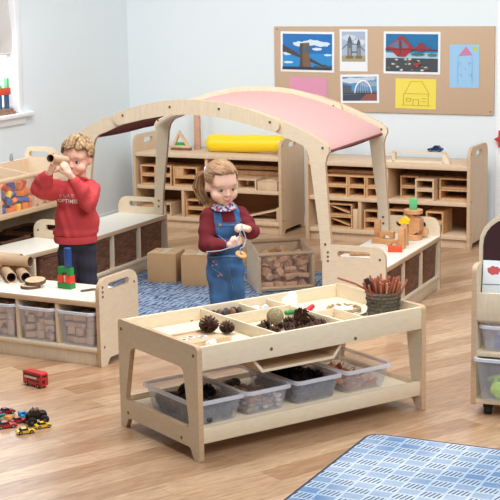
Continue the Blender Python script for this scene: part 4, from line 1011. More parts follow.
# ------------------------------------------------------------------ trolley at the right edge
FTR = ((.995, 6.455, 0), -.36); TR = frame(*FTR)
tr = thing('book_trolley', 'birch book trolley with clear tubs on black castors at the right edge', 'trolley', *FTR)
TWD = .62
for x in (0, TWD-.022):
    MB().panel(rpoly([(0, .055, .01), (.36, .055, .01), (.36, .45, .02), (.128, .45, .005), (.128, .70, .03), (.0, .70, .03)]), (), x, x+.022, 'yz', 0, 1).build('side_panel', [PLY, PLYE], tr)
MB().panel(rpoly([(.004, .452, .005), (TWD-.004, .452, .005), (TWD-.004, .92, .14), (.004, .92, .14)]), (), .134, .15, 'xz', 0, 1).build('display_back', [PLY, PLYE], tr)
MB().prism(rpoly([(.024, .47, .005), (TWD-.024, .47, .005), (TWD-.024, .90, .125), (.024, .90, .125)]), .129, .134).build('felt_board', plain('maroon_felt', (62, 34, 36), .95), tr)
MB().box(.022, .006, .45, TWD-.022, .024, .578, .002).build('book_lip', PLYH, tr)
MB().box(.022, .024, .438, TWD-.022, .133, .45, .001).build('book_ledge', PLYH, tr)
MB().box(.022, .01, .282, TWD-.022, .35, .302, .002).build('shelf', PLYH, tr)
MB().box(.022, .01, .06, TWD-.022, .35, .08, .002).build('base_shelf', PLYH, tr)
MB().box(.022, .345, .08, TWD-.022, .357, .45, .001).build('back_board', CABP, tr)
for x in (.07, TWD-.07):
    for y in (.06, .3):
        cs = MB().tube([(x-.016, y, .0255), (x+.016, y, .0255)], .025, 16).build('castor_wheel', BLACK, tr)
        MB().box(x-.022, y-.015, .03, x+.022, y+.015, .06, .004).build('castor_fork', BLACK, cs)
TM2 = TR
o = tub_parts(.26, .27, .125, .88, .01); tag(o, 'clear tub on the middle shelf of the trolley', 'tub', None, tuple(TR @ Vector((.17, .15, .3025))), -.40)
o = tub_parts(.27, .30, .205, .86, .012); tag(o, 'taller clear tub with green netting at the bottom of the trolley', 'tub', None, tuple(TR @ Vector((.165, .12, .0805))), -.40)
LIME = plain('lime_netting', (186, 240, 50), .6, var=.15, scale=60); TEAL = plain('teal_plastic', (40, 150, 170), .5)
mb = MB(); rn = random.Random(8)
for k in range(34): mb.ell((rn.uniform(-.085, .07), rn.uniform(-.095, .08), rn.uniform(.02, .085)), (.034, .026, .014), Euler((rn.random()*3, rn.random()*3, 0)).to_matrix(), 0, 2)
o = mb.build('netting', LIME); tag(o, 'crumpled lime green netting inside the lower trolley tub', 'netting', None, tuple(TR @ Vector((.165, .12, .09))), 0)
o = MB().tube([(.04*math.cos(2*PI*k/20), .04*math.sin(2*PI*k/20), .01*math.sin(k)) for k in range(20)], .009, 8, closed=True).build('ring_toy', TEAL); tag(o, 'teal ring on the green netting in the lower trolley tub', 'toy', None, tuple(TR @ Vector((.165, .10, .205))), (.5, .3, 0))
o = MB().box(-.08, -.08, 0, .08, .08, .05, .01).build('folded_cloth', plain('lavender_cloth', (150, 150, 190), .9)); tag(o, 'blue-grey bundle inside the upper trolley tub', 'cloth', None, tuple(TR @ Vector((.17, .15, .312))), -.4)
bkk = thing('picture_book', 'open white picture book with a red fish, leaning on the trolley', 'book', tuple(TR @ Vector((.028, .07, .4515))), (-.17, 0, -.36))
MB().box(0, 0, 0, .42, .012, .26, .002).build('cover', pcol((228, 236, 240)), bkk)
mb = MB(); mt = [pcol((206, 92, 92)), pcol((90, 170, 130)), pcol((120, 128, 140)), pcol((150, 196, 216))]
mb.prism([(.4*0+.02+.06*u, .19+.05*v) for u, v in blob2(.5, .5, .5, .4)], -.0006, 0, 'xz', 0); mb.prism([(.06+.05*u, .2+.04*v) for u, v in [(0, .5), (1, 1), (.8, .5), (1, 0)]], -.0009, -.0002, 'xz', 0)
mb.prism([(.05+.05*u, .0+.04*v+.03) for u, v in blob2(.5, .5, .5, .5)], -.0006, 0, 'xz', 1)
mb.prism(line2((.0, .15), (.42, .16), .004), -.0006, 0, 'xz', 2); mb.prism(line2((.03, .03), (.16, .13), .003), -.0006, 0, 'xz', 2); mb.prism([(.12, .02), (.4, .02), (.4, .12), (.18, .12)], -.0005, 0, 'xz', 3)
mb.build('print', mt, bkk)

# ------------------------------------------------------------------ toy vehicles on the floor
BR_ = plain('bus_red', (206, 38, 40), .3)
bus = thing('toy_bus', 'red double-decker toy bus on the floor in front of the shelf unit', 'toy bus', (-1.083, 7.09, 0), -.72); bus.scale = (.92, .9, .84)
L, Wb = .15, .05
MB().panel(rpoly([(-L/2, .012, .006), (L/2, .012, .006), (L/2, .092, .012), (-L/2, .092, .012)]), (), -Wb/2, Wb/2).build('body', BR_, bus)
GLS = plain('bus_window', (70, 40, 44), .2)
for s in (-1, 1):
    y = s*(Wb/2); 
    for nm, z0, z1, x0, x1, m in (('upper_windows', .066, .078, -L*.44, L*.44, GLS), ('lower_windows', .034, .047, -L*.3, L*.4, GLS), ('advert_strip', .051, .063, -L*.42, L*.25, plain('cream_advert', (232, 214, 206), .4))):
        mb = MB(); n = 6 if 'windows' in nm else 1; w = (x1-x0)/n
        for k in range(n): mb.box(x0+w*k+.0015, y-.0006, z0, x0+w*(k+1)-.0015, y+.0006, z1, 0)
        mb.build(nm, m, bus)
mb = MB(); mb.box(L/2-.0006, -.018, .066, L/2+.0006, .018, .078, 0); mb.box(L/2-.0006, -.018, .026, L/2+.0006, .002, .05, 0); mb.build('rear_windows', GLS, bus)
for x in (-L*.3, L*.3):
    for s in (-1, 1):
        wh = MB().tube([(x, s*.019, .0125), (x, s*.0275, .0125)], .0125, 14).build('wheel', BLACK, bus); MB().tube([(x, s*.0275, .0125), (x, s*.0283, .0125)], .006, 10).build('hub', plain('hub_silver', (180, 180, 184), .3, .6), wh)
mt_ = thing('monster_truck', 'black toy monster truck with big wheels tipped on a yellow car', 'toy truck', (-.985, 6.455, 0.006), (0.14, -.1, .3)); mt_.scale = (.62, .62, .62)
DKB = plain('truck_black', (38, 30, 30), .35); BRZ = plain('truck_bronze', (96, 62, 50), .35)
MB().panel(rpoly([(-.062, .05, .006), (.062, .05, .006), (.062, .078, .008), (.03, .084, .006), (.018, .108, .008), (-.03, .108, .008), (-.062, .082, .006)]), (), -.03, .03).build('body', DKB, mt_)
mb = MB(); mb.box(-.04, -.026, .1085, .02, .026, .113, .002); mb.tube([(-.02, -.025, .116), (-.02, .025, .116)], .005, 8); mb.build('roof_rack', BRZ, mt_)
mb = MB(); mb.box(-.05, -.018, .03, .05, .018, .05, .003); mb.tube([(-.042, -.04, .032), (-.042, .04, .032)], .006, 8); mb.tube([(.042, -.04, .032), (.042, .04, .032)], .006, 8); mb.build('chassis', BRZ, mt_)
for x in (-.045, .045):
    for s in (-1, 1):
        mb = MB(); mb.lathe([(.012, -.015), (.028, -.015), (.034, -.009), (.034, .009), (.028, .015), (.012, .015)], 20, X=Matrix.Translation((x, s*.046, .034)) @ Matrix.Rotation(PI/2, 4, 'X'))
        for k in range(14):
            a = 2*PI*k/14; mb.cbox((x+.034*math.cos(a), s*.046, .034+.034*math.sin(a)), (.006, .026, .006), Matrix.Rotation(-a, 3, 'Y'), .001)
        wh = mb.build('wheel', BLACK, mt_)
        MB().tube([(x, s*.046-.012, .034), (x, s*.046+.012, .034)], .014, 12).build('hub', plain('hub_grey', (120, 112, 108), .4, .4), wh)
YC = plain('yellow_car', (242, 196, 40), .3); RC_ = plain('red_car', (196, 34, 36), .3)
toy_car('yellow toy car half under the black monster truck', (-.952, 6.395, 0), .5, .075, .034, .028, YC, None, .008)
toy_car('yellow toy sports car alone on the floor at the front', (-1.02, 6.315, 0), .35, .085, .036, .026, YC, None, .009)
toy_car('red toy car at the left edge of the floor, front one', (-1.12, 6.405, 0), .35, .095, .04, .03, RC_, None, .009)
toy_car('red toy car just behind the front red car', (-1.075, 6.475, 0), .5, .08, .036, .028, RC_, None, .009)
toy_car('dark red toy car at the left edge, furthest back', (-1.155, 6.62, 0), .6, .08, .036, .03, plain('dark_red_car', (140, 28, 30), .3), None, .009)
BC = plain('sky_blue_plastic', (46, 142, 200), .4)
mb = MB(); mb.box(-.032, -.025, 0, .032, .025, .02, .006); mb.box(-.032, -.025, .018, -.014, .025, .05, .005); mb.box(.014, -.025, .018, .032, .025, .05, .005); mb.box(-.03, .012, .015, .03, .025, .04, .003)
o = mb.build('plastic_toy', BC); tag(o, 'small bright blue plastic toy piece beside the monster truck', 'toy', None, (-1.072, 6.572, 0), .3); o.scale = (.62, .62, .5)
dk = thing('spinning_disc', 'green rimmed toy disc with orange centre on the floor at left', 'toy', (-1.125, 6.50, .0), (.0, .0, 0))
MB().lathe([(0, .004), (.034, .004), (.04, .01), (.04, .016), (.034, .018), (0, .018)], 22).build('rim', plain('olive_green_plastic', (80, 110, 70), .4), dk)
MB().lathe([(.022, .0185), (.018, .026), (.008, .03), (0, .031)], 18).build('centre', ORG, dk)
o = MB().box(-.05, -.014, 0, .02, .014, .018, .003).build('toy_track', plain('teal_toy', (38, 96, 110), .4)); tag(o, 'teal toy piece at the left edge behind the disc', 'toy', None, (-1.165, 6.555, 0), .1)
# ------------------------------------------------------------------ people
def remesh(mb, voxel, smooth=6, fac=.5):
    me = mb.mesh('tmp', [WHITE]); ob = bpy.data.objects.new('tmp', me); COL.objects.link(ob)
    m = ob.modifiers.new('r', 'REMESH'); m.mode = 'VOXEL'; m.voxel_size = voxel; m.use_smooth_shade = True
    s = ob.modifiers.new('s', 'SMOOTH'); s.iterations = smooth; s.factor = fac
    dg = bpy.context.evaluated_depsgraph_get(); dg.update()
    out = bpy.data.meshes.new_from_object(ob.evaluated_get(dg))
    bpy.data.objects.remove(ob); bpy.data.meshes.remove(me)
    out.polygons.foreach_set('use_smooth', [True]*len(out.polygons)); out.materials.clear()
    return out
def put(me, name, mat, parent, label=None):
    me.name = name; me.materials.append(mat); o = bpy.data.objects.new(name, me); COL.objects.link(o); o.parent = parent
    if label: o['label'] = label
    return o
def bvh(me): return BVHTree.FromPolygons([v.co.copy() for v in me.vertices], [list(p.vertices) for p in me.polygons])
def patch(src, pred, off, th, name, mat, parent):
    """cloth lying on a body surface: the faces that satisfy pred, lifted along their normals"""
    bm = bmesh.new(); bm.from_mesh(src); bm.normal_update()
    kill = [f for f in bm.faces if not pred(f.calc_center_median(), f.normal)]
    bmesh.ops.delete(bm, geom=kill, context='FACES')
    bnd = [v for v in bm.verts if v.is_boundary]
    for _ in range(3): bmesh.ops.smooth_vert(bm, verts=bnd, factor=.5, use_axis_x=True, use_axis_y=True, use_axis_z=True)
    bm.normal_update()
    for v in bm.verts: v.co += v.normal*off
    r = bmesh.ops.solidify(bm, geom=list(bm.faces), thickness=th)
    mb = MB(); mb.grab(bm)
    return mb.build(name, mat, parent, ang=70)
class Head:
    """head frame: s = towards the viewer's right, f = forward, u = up"""
    def __init__(h, c, f, up=(0, 0, 1), k=1.0):
        h.c = Vector(c); h.f = Vector(f).normalized(); h.s = h.f.cross(Vector(up)).normalized()*-1; h.u = h.s.cross(h.f).normalized()
        if h.u.z < 0: h.u = -h.u
        h.R = Matrix((h.s, h.f, h.u)).transposed(); h.k = k
    def p(h, s, f, u): return h.c+(h.s*s+h.f*f+h.u*u)*h.k
    def ell(h, mb, s, f, u, r, rot=None, sub=3): mb.ell(h.p(s, f, u), [q*h.k for q in r], h.R if rot is None else h.R @ rot, 0, sub)
    def build(h, mb):
        h.ell(mb, 0, -.012, .03, (.076, .09, .078)); h.ell(mb, 0, .018, -.032, (.067, .062, .066)); h.ell(mb, 0, .03, .02, (.066, .052, .05))
        for q in (-1, 1):
            h.ell(mb, q*.036, .043, -.045, (.034, .034, .032)); h.ell(mb, q*.073, -.006, -.014, (.011, .02, .028))
            h.ell(mb, q*.03, .05, .016, (.03, .022, .026)); h.ell(mb, q*.018, .056, -.07, (.024, .02, .02))
        h.ell(mb, 0, .06, -.082, (.02, .018, .017)); h.ell(mb, 0, .068, -.062, (.026, .018, .016))
        mb.cap(h.p(0, .074, -.006), h.p(0, .087, -.03), .007*h.k, .0098*h.k); 
        for q in (-1, 1): h.ell(mb, q*.009, .082, -.033, (.008, .008, .007))
def head_mesh(h):
    mb = MB(); h.build(mb); return remesh(mb, .004, 6)
def surf(tree, h, s, u):
    hit = tree.ray_cast(h.p(s, .25, u), -h.f)
    return hit[0], hit[1]
def face_parts(body_me, h, parent, look=0, lidded=False, mouth_open=.0, iris=(70, 92, 110), skin=None, lip=(196, 108, 100), brow=(150, 116, 84)):
    t = bvh(body_me); k = h.k
    EW = plain('eye_white', (236, 232, 228), .2); IR = plain('iris_%d' % iris[0], iris, .15); PU = plain('pupil_black', (20, 16, 16), .1); LASH = plain('lash_brown', (66, 46, 38), .6)
    for q in (-1, 1):
        p, n = surf(t, h, q*.032, -.010)
        mb = MB(); mb.ell(p-h.f*.004*k, (.0155*k, .008*k, .0092*k if not lidded else .0055*k), h.R, 0, 3)
        ey = mb.build('eye', EW, parent)
        d = Vector((look*.004, 0, -.001 if not lidded else -.002))
        c = p+h.s*d.x*k+h.u*d.z*k+h.f*.0018*k
        MB().ell(c, (.008*k, .004*k, .0082*k if not lidded else .005*k), h.R, 0, 3).build('iris', IR, ey)
        MB().ell(c+h.f*.0018*k, (.003*k, .0018*k, .003*k), h.R, 0, 2).build('pupil', PU, ey)
        pts = []
        for i in range(7):
            a = -1+2*i/6; z = (.0102 if not lidded else .0064)*(1-a*a*.9)-.001
            pts.append(p+h.s*a*.017*k+h.u*z*k+h.f*(.0035-.006*a*a)*k)
        MB().tube(pts, [.0012*k, .0019*k, .0023*k, .0024*k, .0023*k, .0019*k, .0012*k], 6).build('lashes', LASH, ey)
        pts = []
        for i in range(6):
            a = -1+2*i/5; pp, nn = surf(t, h, q*.033+a*.017, .02-.005*a*a+.002*q*(-a)); pts.append(pp+h.f*.0006)
        MB().tube(pts, [.001, .0022, .0026, .0026, .002, .001], 6).build('eyebrow', plain('brow_%d' % brow[0], brow, .8), parent)
    pu, pl = [], []
    for i in range(9):
        a = -1+2*i/8; zc = -.061+.008*a*a
        pp, _ = surf(t, h, a*.023, zc+.002); pu.append(pp+h.f*.0008*k)
        pp, _ = surf(t, h, a*.02, zc-.0035-mouth_open*(1-a*a)); pl.append(pp+h.f*.0008*k)
    LP = plain('lip_%d' % lip[0], lip, .4)
    rr = [.001, .002, .0026, .003, .0026, .003, .0026, .002, .001]
    mo = MB().tube(pu, [r*k for r in rr], 6).tube(pl, [r*1.15*k for r in rr], 6).build('mouth', LP, parent)
    if mouth_open:
        a, _ = surf(t, h, 0, -.063); MB().ell(a-h.f*.0005, (.016*k, .0025*k, .0045*k), h.R, 0, 3).build('teeth', plain('teeth', (238, 230, 220), .3), mo)
def hand(mb, wrist, palm_dir, normal, curl=.7, k=1.0, thumb=1, spread=.0055):
    """palm + four unequal fingers + thumb leaving the side of the palm; curls towards -normal"""
    d = Vector(palm_dir).normalized(); n = Vector(normal).normalized(); n = (n-d*n.dot(d)).normalized(); s = d.cross(n)
    w = Vector(wrist); L = .042*k
    for q in (-1, -.33, .33, 1): mb.cap(w+s*q*.009*k, w+d*L+s*q*.0145*k, .0115*k, .0095*k)
    lens = (.034, .039, .036, .028)
    for i, q in enumerate((-1.25, -.42, .42, 1.25)):
        p = w+d*(L-.002)+s*q*.0135*k*thumb*-1; a = 0; seg = lens[i]*k
        for j, fr in enumerate((.45, .32, .26)):
            a += curl*(.7 if j == 0 else .8)
            dd = (d*math.cos(a)-n*math.sin(a)+s*(q*spread*6*(-thumb)*(j == 0))).normalized()
            e = p+dd*seg*fr*1.25; mb.cap(p, e, (.0072-.0007*j)*k, (.0068-.0008*j)*k); p = e
    p = w+d*L*.3+s*thumb*.016*k; e = p+(d*.6+s*thumb*.6-n*.45).normalized()*.022*k; mb.cap(p, e, .009*k, .0075*k); g = e+(d*.9-n*.4+s*thumb*-.1).normalized()*.018*k; mb.cap(e, g, .0072*k, .006*k)
def locks(h, n, rs, spread, length, base=.0075, cover=None, swirl=0, lift=.0, parts=4):
    """hair strands rooted over the skull and combed along it"""
    mb = MB(); r = random.Random(rs); i = 0
    ga = PI*(3-math.sqrt(5))
    for q in range(n):
        t = 1-(q+.5)/n*cover[0]; th = ga*q
        rr = math.sqrt(max(0, 1-t*t)); v = Vector((rr*math.cos(th), rr*math.sin(th), t))   # s,f,u on a unit skull
        if cover[1](v): continue
        yield_v = v; comb = spread(v)
        pts = []; cur = v.copy(); L = length(v)*r.uniform(.8, 1.15)
        for j in range(parts+1):
            f = j/parts
            e = 1.0+lift*math.sin(PI*min(1, f*1.1))+.03*f
            q3 = cur.normalized()*e
            pts.append(h.p(q3.x*.079, -.012+q3.y*.094, .03+q3.z*.086) if cur.z > -.35 else h.p(q3.x*.079, -.012+q3.y*.094, .03+q3.z*.086))
            step = comb+Vector((r.uniform(-.25, .25), r.uniform(-.25, .25), r.uniform(-.1, .1)))*(1-swirl)
            cur = cur+step.normalized()*(L/parts)
        b = base*h.k*r.uniform(.8, 1.2)
        mb.tube(pts, [b*.8, b, b*.95, b*.75, b*.25][:parts+1], 5, r.choice((0, 0, 1, 2)))
    return mb
SKIN_B = plain('boy_skin', (232, 184, 160), .5, var=.02, spec=.3); SKIN_G = plain('girl_skin', (238, 196, 176), .5, var=.02, spec=.3)
for m in (SKIN_B, SKIN_G):
    b = m.node_tree.nodes['Principled BSDF']; b.inputs['Subsurface Weight'].default_value = .12; b.inputs['Subsurface Radius'].default_value = (.02, .008, .004)

# ----- the boy
boy = thing('person', 'boy in a red sweatshirt looking through a cardboard tube', 'person', (-1.009, 8.15, 0), 0)
bh = Head((.052, .0, 1.018), (-.34, -.93, -.14), (.06, 0, 1), 1.0)
mb = MB(); bh.build(mb)
neck = Vector((.056, .015, .88))
mb.cap(bh.p(0, -.02, -.04), neck, .04, .042); mb.cap(neck, (.05, .02, .80), .05, .07); mb.cap((.045, .02, .8), (.035, .02, .62), .07, .07); mb.cap((.03, .02, .6), (.03, .02, .52), .072, .066)
shR, elR, wrR = Vector((-.04, .0, .83)), Vector((-.135, -.14, .875)), Vector((-.078, -.225, .965))
shL, elL, wrL = Vector((.112, .02, .832)), Vector((.120, -.13, .795)), Vector((.030, -.215, .955))
for a, e, w in ((shR, elR, wrR), (shL, elL, wrL)): mb.cap(a, e, .036, .03); mb.cap(e, w, .03, .02)
for s, x in ((-1, -.035), (1, .088)):
    mb.cap((x*.7+.012, .02, .52), (x, .02, .29), .05, .044); mb.cap((x, .02, .29), (x, .03, .07), .045, .032); mb.cap((x, .03, .05), (x-.005, -.07, .032), .03, .026)
t0 = Vector((-.056, -.30, 1.051)); t1 = Vector((.0, -.098, 1.014)); tdir = (t1-t0).normalized()
# right hand supports the tube from below, left hand grips it from the side
hand(mb, wrR, (.45, .1, .42), (.55, -.3, -.75), .55, 1.0, -1)
hand(mb, wrL, (-.45, .05, .88), (.45, -.85, .2), .6, 1.05, -1)
bme = remesh(mb, .004, 6)
put(bme, 'body', SKIN_B, boy)
face_parts(head_mesh(bh), bh, boy, -.4, False, .003, (86, 78, 66), brow=(168, 130, 92))
RD = plain('red_sweatshirt', (198, 66, 70), .9, var=.04, scale=25)
mb = MB()
mb.ell((.045, .01, .775), (.118, .088, .1)); mb.ell((.035, .005, .66), (.128, .1, .13)); mb.ell((.028, .005, .6), (.13, .102, .055)); mb.cap((-.025, .01, .835), (.108, .02, .835), .048, .048)
mb.cap((.055, .015, .86), (.05, .01, .80), .058, .08)
for a, e, w, c in ((shR, elR, wrR, .8), (shL, elL, wrL, .72)):
    wc = e.lerp(w, c); mb.cap(a, e, .062, .058); mb.cap(a.lerp(e, .6)+Vector((0, 0, -.015)), e+Vector((0, -.005, -.01)), .06, .057); mb.cap(e, wc, .056, .036)
    for q, rr in ((.35, .062), (.7, .06)): mb.ell(a.lerp(e, q)+Vector((0, -.01, -.012)), (rr, rr*.9, rr*.8))
    mb.ell(e.lerp(wc, .5), (.052, .05, .045))
swm = remesh(mb, .006, 5)
# fabric folds
for v in swm.vertices:
    z = v.co.z; a = v.co.x
    v.co += v.normal*(.0035*math.sin(38*z+14*a+6*math.sin(20*a))+.002*math.sin(70*a+25*z))
bsw = put(swm, 'sweatshirt', RD, boy, 'red sweatshirt with printed letters')
mb = MB()
def oval(c, rx, ry, z0, z1, n=30):
    return [(c[0]+rx*math.cos(2*PI*k/n), c[1]+ry*math.sin(2*PI*k/n)) for k in range(n)]
mb.lathe([(.104, 0), (.118, .002), (.124, .02), (.121, .042), (.1, .046)], 32); 
for i, v in enumerate(mb.V): mb.V[i] = (.026+v[0], .005+v[1]*.8, .535+v[2])
mb.build('hem_band', RD, bsw)
for w, e, c, r in ((wrR, elR, .2, .033), (wrL, elL, .28, .033)):
    p = w.lerp(e, c); q = w.lerp(e, c+.14); MB().hollow(p, q, r, r-.006, 18).build('cuff', RD, bsw)
mb = MB(); mb.tube([(.055+.05*math.cos(2*PI*k/24), .008+.046*math.sin(2*PI*k/24), .888-.008*math.sin(2*PI*k/24)-.012*(math.sin(2*PI*k/24) < 0)*-math.sin(2*PI*k/24)*-1) for k in range(24)], .0085, 8, closed=True); mb.build('neckband', RD, bsw)
def lettering(txt, size, cx, cz, tilt, mat, tree, name, sp=1.0):
    cu = bpy.data.curves.new('txt', 'FONT'); cu.body = txt; cu.size = size; cu.align_x = 'CENTER'; cu.extrude = .0006; cu.space_character = sp; cu.offset = size*.018
    ob = bpy.data.objects.new('txt', cu); COL.objects.link(ob); dg = bpy.context.evaluated_depsgraph_get(); dg.update()
    me = bpy.data.meshes.new_from_object(ob.evaluated_get(dg)); bpy.data.objects.remove(ob); bpy.data.curves.remove(cu)
    bm = bmesh.new(); bm.from_mesh(me); bmesh.ops.subdivide_edges(bm, edges=[e for e in bm.edges if e.calc_length() > .006], cuts=1); bm.to_mesh(me); bm.free()
    ct, st_ = math.cos(tilt), math.sin(tilt)
    for v in me.vertices:
        x, y, th = v.co; X = cx+x*ct-y*st_; Z = cz+x*st_+y*ct
        hit = tree.ray_cast(Vector((X, -.6, Z)), Vector((0, 1, 0)))
        yy = hit[0].y if hit[0] is not None else -.09
        v.co = (X, yy-.0012-th, Z)
    return put(me, name, mat, bsw, 'white printed lettering')
tree = bvh(swm)
lettering('OPTIMIS', .03, -.003, .772, -.05, plain('cream_print', (238, 228, 220), .7), tree, 'lettering', 1.05)
lettering('PLAY', .028, -.005, .803, -.06, plain('grey_print', (188, 164, 160), .7), tree, 'lettering', 1.3)
NV_ = plain('charcoal_trousers', (48, 48, 60), .9, var=.06, scale=30)
mb = MB(); mb.ell((.027, .015, .53), (.104, .085, .06))
for x in (-.03, .083): mb.cap((x*.8+.01, .015, .5), (x, .015, .28), .066, .06); mb.cap((x, .015, .28), (x, .02, .1), .058, .05)
tm = remesh(mb, .007, 4)
for v in tm.vertices: v.co += v.normal*.003*math.sin(60*v.co.z+20*v.co.x)
put(tm, 'trousers', NV_, boy)
SHO = plain('dark_shoe', (44, 44, 52), .6)
for x in (-.035, .088):
    mb = MB(); mb.cap((x, .035, .034), (x-.006, -.075, .03), .034, .03); me = remesh(mb, .006, 3)
    for v in me.vertices: v.co.z = max(.0, v.co.z)
    put(me, 'shoe', SHO, boy)
HB = plain('dark_blond_hair', (170, 138, 98), .55, var=.28, scale=70); HB2 = plain('brown_hair', (160, 122, 84), .55, var=.3, scale=70)
mb = MB(); bh.ell(mb, 0, -.018, .036, (.0765, .09, .082))
hb_ = remesh(mb, .006, 2)
bm = bmesh.new(); bm.from_mesh(hb_)
def loc_h(h, p): q = (p-h.c)/h.k; return Vector((q.dot(h.s), q.dot(h.f), q.dot(h.u)))
def boy_nohair(q): return (q.y > .03 and q.z < .052-.2*max(0, q.x)*0) or (q.z < -.02 and q.y > -.03) or q.z < -.05
bmesh.ops.delete(bm, geom=[f for f in bm.faces if boy_nohair(loc_h(bh, f.calc_center_median()))], context='FACES'); bm.to_mesh(hb_); bm.free()
hobj = put(hb_, 'hair', HB, boy)
mbk = locks(bh, 900, 5, lambda v: Vector((-.7 if v.x < .25 else .5, .55 if v.z > .6 else -.1, -.5-.5*(v.z < .5))), lambda v: .3 if v.y > .1 else .45, .0052, (1.2, lambda v: (v.y > .38 and v.z < .5) or (v.z < 0 and v.y > -.1)), swirl=.45, lift=.11)
mbk.build('locks', [HB, plain('pale_blond_lock', (204, 174, 132), .5), plain('brown_lock', (128, 98, 70), .55)], hobj, ang=80)
# the tube he holds
card_tube(Vector((-1.009, 8.15, 0))+t0, Vector((-1.009, 8.15, 0))+t1, .0235, "cardboard tube held to the boy's eye", 'cardboard_tube')
del bpy.data.objects[[o.name for o in bpy.data.objects if o.get('label') == "cardboard tube held to the boy's eye"][0]]['group']

# ----- the girl
girl = thing('person', 'girl with a ponytail in a maroon jumper and denim dungarees', 'person', (-.141, 7.75, 0), 0)
gh = Head((-.004, -.01, .916), (.42, -.86, -.28), (-.05, 0.05, 1), 1.05)
mb = MB(); gh.build(mb)
mb.cap(gh.p(0, -.02, -.04), (.005, .005, .79), .036, .04); mb.cap((.005, .01, .78), (.008, .015, .72), .045, .062); mb.cap((.008, .01, .70), (.006, .01, .5), .06, .062)
gR = (Vector((-.078, .0, .735)), Vector((-.095, -.06, .595)), Vector((.035, -.165, .608)))
gL = (Vector((.09, .035, .735)), Vector((.15, -.03, .655)), Vector((.132, -.125, .685)))
for a, e, w in (gR, gL): mb.cap(a, e, .033, .028); mb.cap(e, w, .027, .019)
for x, y in ((-.032, 0), (.05, .02)): mb.cap((x*.8+.004, .01, .48), (x, y, .27), .048, .036); mb.cap((x, y, .27), (x, y+.01, .06), .034, .026); mb.cap((x, y+.01, .05), (x+.02, y-.08, .03), .028, .024)
hand(mb, gR[2], (.85, -.15, .38), (.25, -.95, .1), .75, 1.0, -1)
hand(mb, gL[2], (-.62, -.42, .28), (.2, -.6, .8), .85, 1.0, 1)
gme = remesh(mb, .004, 6)
put(gme, 'body', SKIN_G, girl)
face_parts(head_mesh(gh), gh, girl, 0, True, .0, (90, 80, 76), lip=(206, 116, 116), brow=(190, 156, 124))
MAR = plain('maroon_jumper', (112, 26, 34), .9, var=.05, scale=30)
mb = MB(); mb.ell((.008, .01, .68), (.094, .072, .1)); mb.ell((.006, .01, .57), (.094, .076, .09)); mb.cap((-.06, .005, .74), (.075, .035, .74), .044, .044); mb.cap((.006, .01, .775), (.006, .01, .72), .05, .07)
for (a, e, w), c in ((gR, .86), (gL, .7)):
    wc = e.lerp(w, c); mb.cap(a, e, .048, .043); mb.cap(e, wc, .042, .03); mb.ell(a.lerp(e, .55), (.047, .047, .052)); mb.ell(e.lerp(wc, .4)+Vector((0, 0, -.006)), (.05, .048, .044))
gsw = remesh(mb, .0055, 5)
for v in gsw.vertices: v.co += v.normal*(.0028*math.sin(50*v.co.z+22*v.co.x+5*math.sin(30*v.co.y)))
put(gsw, 'jumper', MAR, girl)
# collar of the flowered blouse
mcl, nt, b = nodes('flowered_collar'); tc = nt.nodes.new('ShaderNodeTexCoord'); vo = nt.nodes.new('ShaderNodeTexVoronoi'); vo.inputs['Scale'].default_value = 90
nt.links.new(tc.outputs['Object'], vo.inputs['Vector']); rp = nt.nodes.new('ShaderNodeValToRGB'); sp_ = nt.nodes.new('ShaderNodeSeparateColor'); nt.links.new(vo.outputs['Color'], sp_.inputs[0]); nt.links.new(sp_.outputs[0], rp.inputs[0])
rp.color_ramp.interpolation = 'CONSTANT'; rp.color_ramp.elements[0].color = (*lin((214, 206, 214)), 1); rp.color_ramp.elements[1].position = .45; rp.color_ramp.elements[1].color = (*lin((84, 92, 140)), 1)
el_ = rp.color_ramp.elements.new(.72); el_.color = (*lin((176, 84, 104)), 1); nt.links.new(rp.outputs[0], b.inputs['Base Color']); b.inputs['Roughness'].default_value = .9
mb = MB(); n = 28
prof = [(.040, .018), (.046, .022), (.056, .012), (.070, -.008), (.072, -.014), (.066, -.012), (.05, .006)]
mb.lathe(prof, n)
for i, v in enumerate(mb.V): mb.V[i] = (.006+v[0]*.95, -.004+v[1]*.92, .797+v[2]*.8+.22*v[1])
mb.build('collar', mcl, girl)
DEN = plain('denim', (66, 110, 162), .9, var=.3, scale=14); DEN2 = plain('denim_seam', (108, 146, 190), .9, var=.1, scale=60)
fb = Vector((.34, -.94, 0)); sb = Vector((.94, .34, 0)); cen = Vector((.008, .01, 0))
def bib(c, n):
    q = c-cen; s = q.dot(sb); f = q.dot(fb)
    arm = (c-gL[1]).length < .075 or (c-gR[1]).length < .075 or (c-gL[2]).length < .09 or (c-gR[2]).length < .09
    if arm: return False
    if f > 0 and abs(s) < .066 and .5 < c.z < .712: return True
    if abs(abs(s)-.052) < .019 and c.z >= .70 and f > -.03: return True
    return False
bo = patch(gsw, bib, .004, .003, 'dungaree_bib', DEN, girl)
tg = bvh(gsw)
def on_bib(s, z, off=.008):
    hit = tg.ray_cast(cen+sb*s+fb*.3+Vector((0, 0, z)), -fb); return hit[0]+fb*off if hit[0] is not None else cen+sb*s+fb*.09+Vector((0, 0, z))
for s in (-.048, .05):
    p = on_bib(s, .7, .009); MB().tube([p, p+fb*.004], .009, 14).build('buckle', plain('brass_button', (190, 176, 150), .3, .6), bo)
mb = MB(); mb.tube([on_bib(-.05+.1*k/10, .697) for k in range(11)], .0022, 6); mb.tube([on_bib(-.055, .69-.012*k) for k in range(10)], .002, 6); mb.build('seam', DEN2, bo)
mb = MB(); mb.ell((.006, .01, .51), (.1, .085, .06)); mb.ell((.006, .005, .45), (.105, .09, .07))
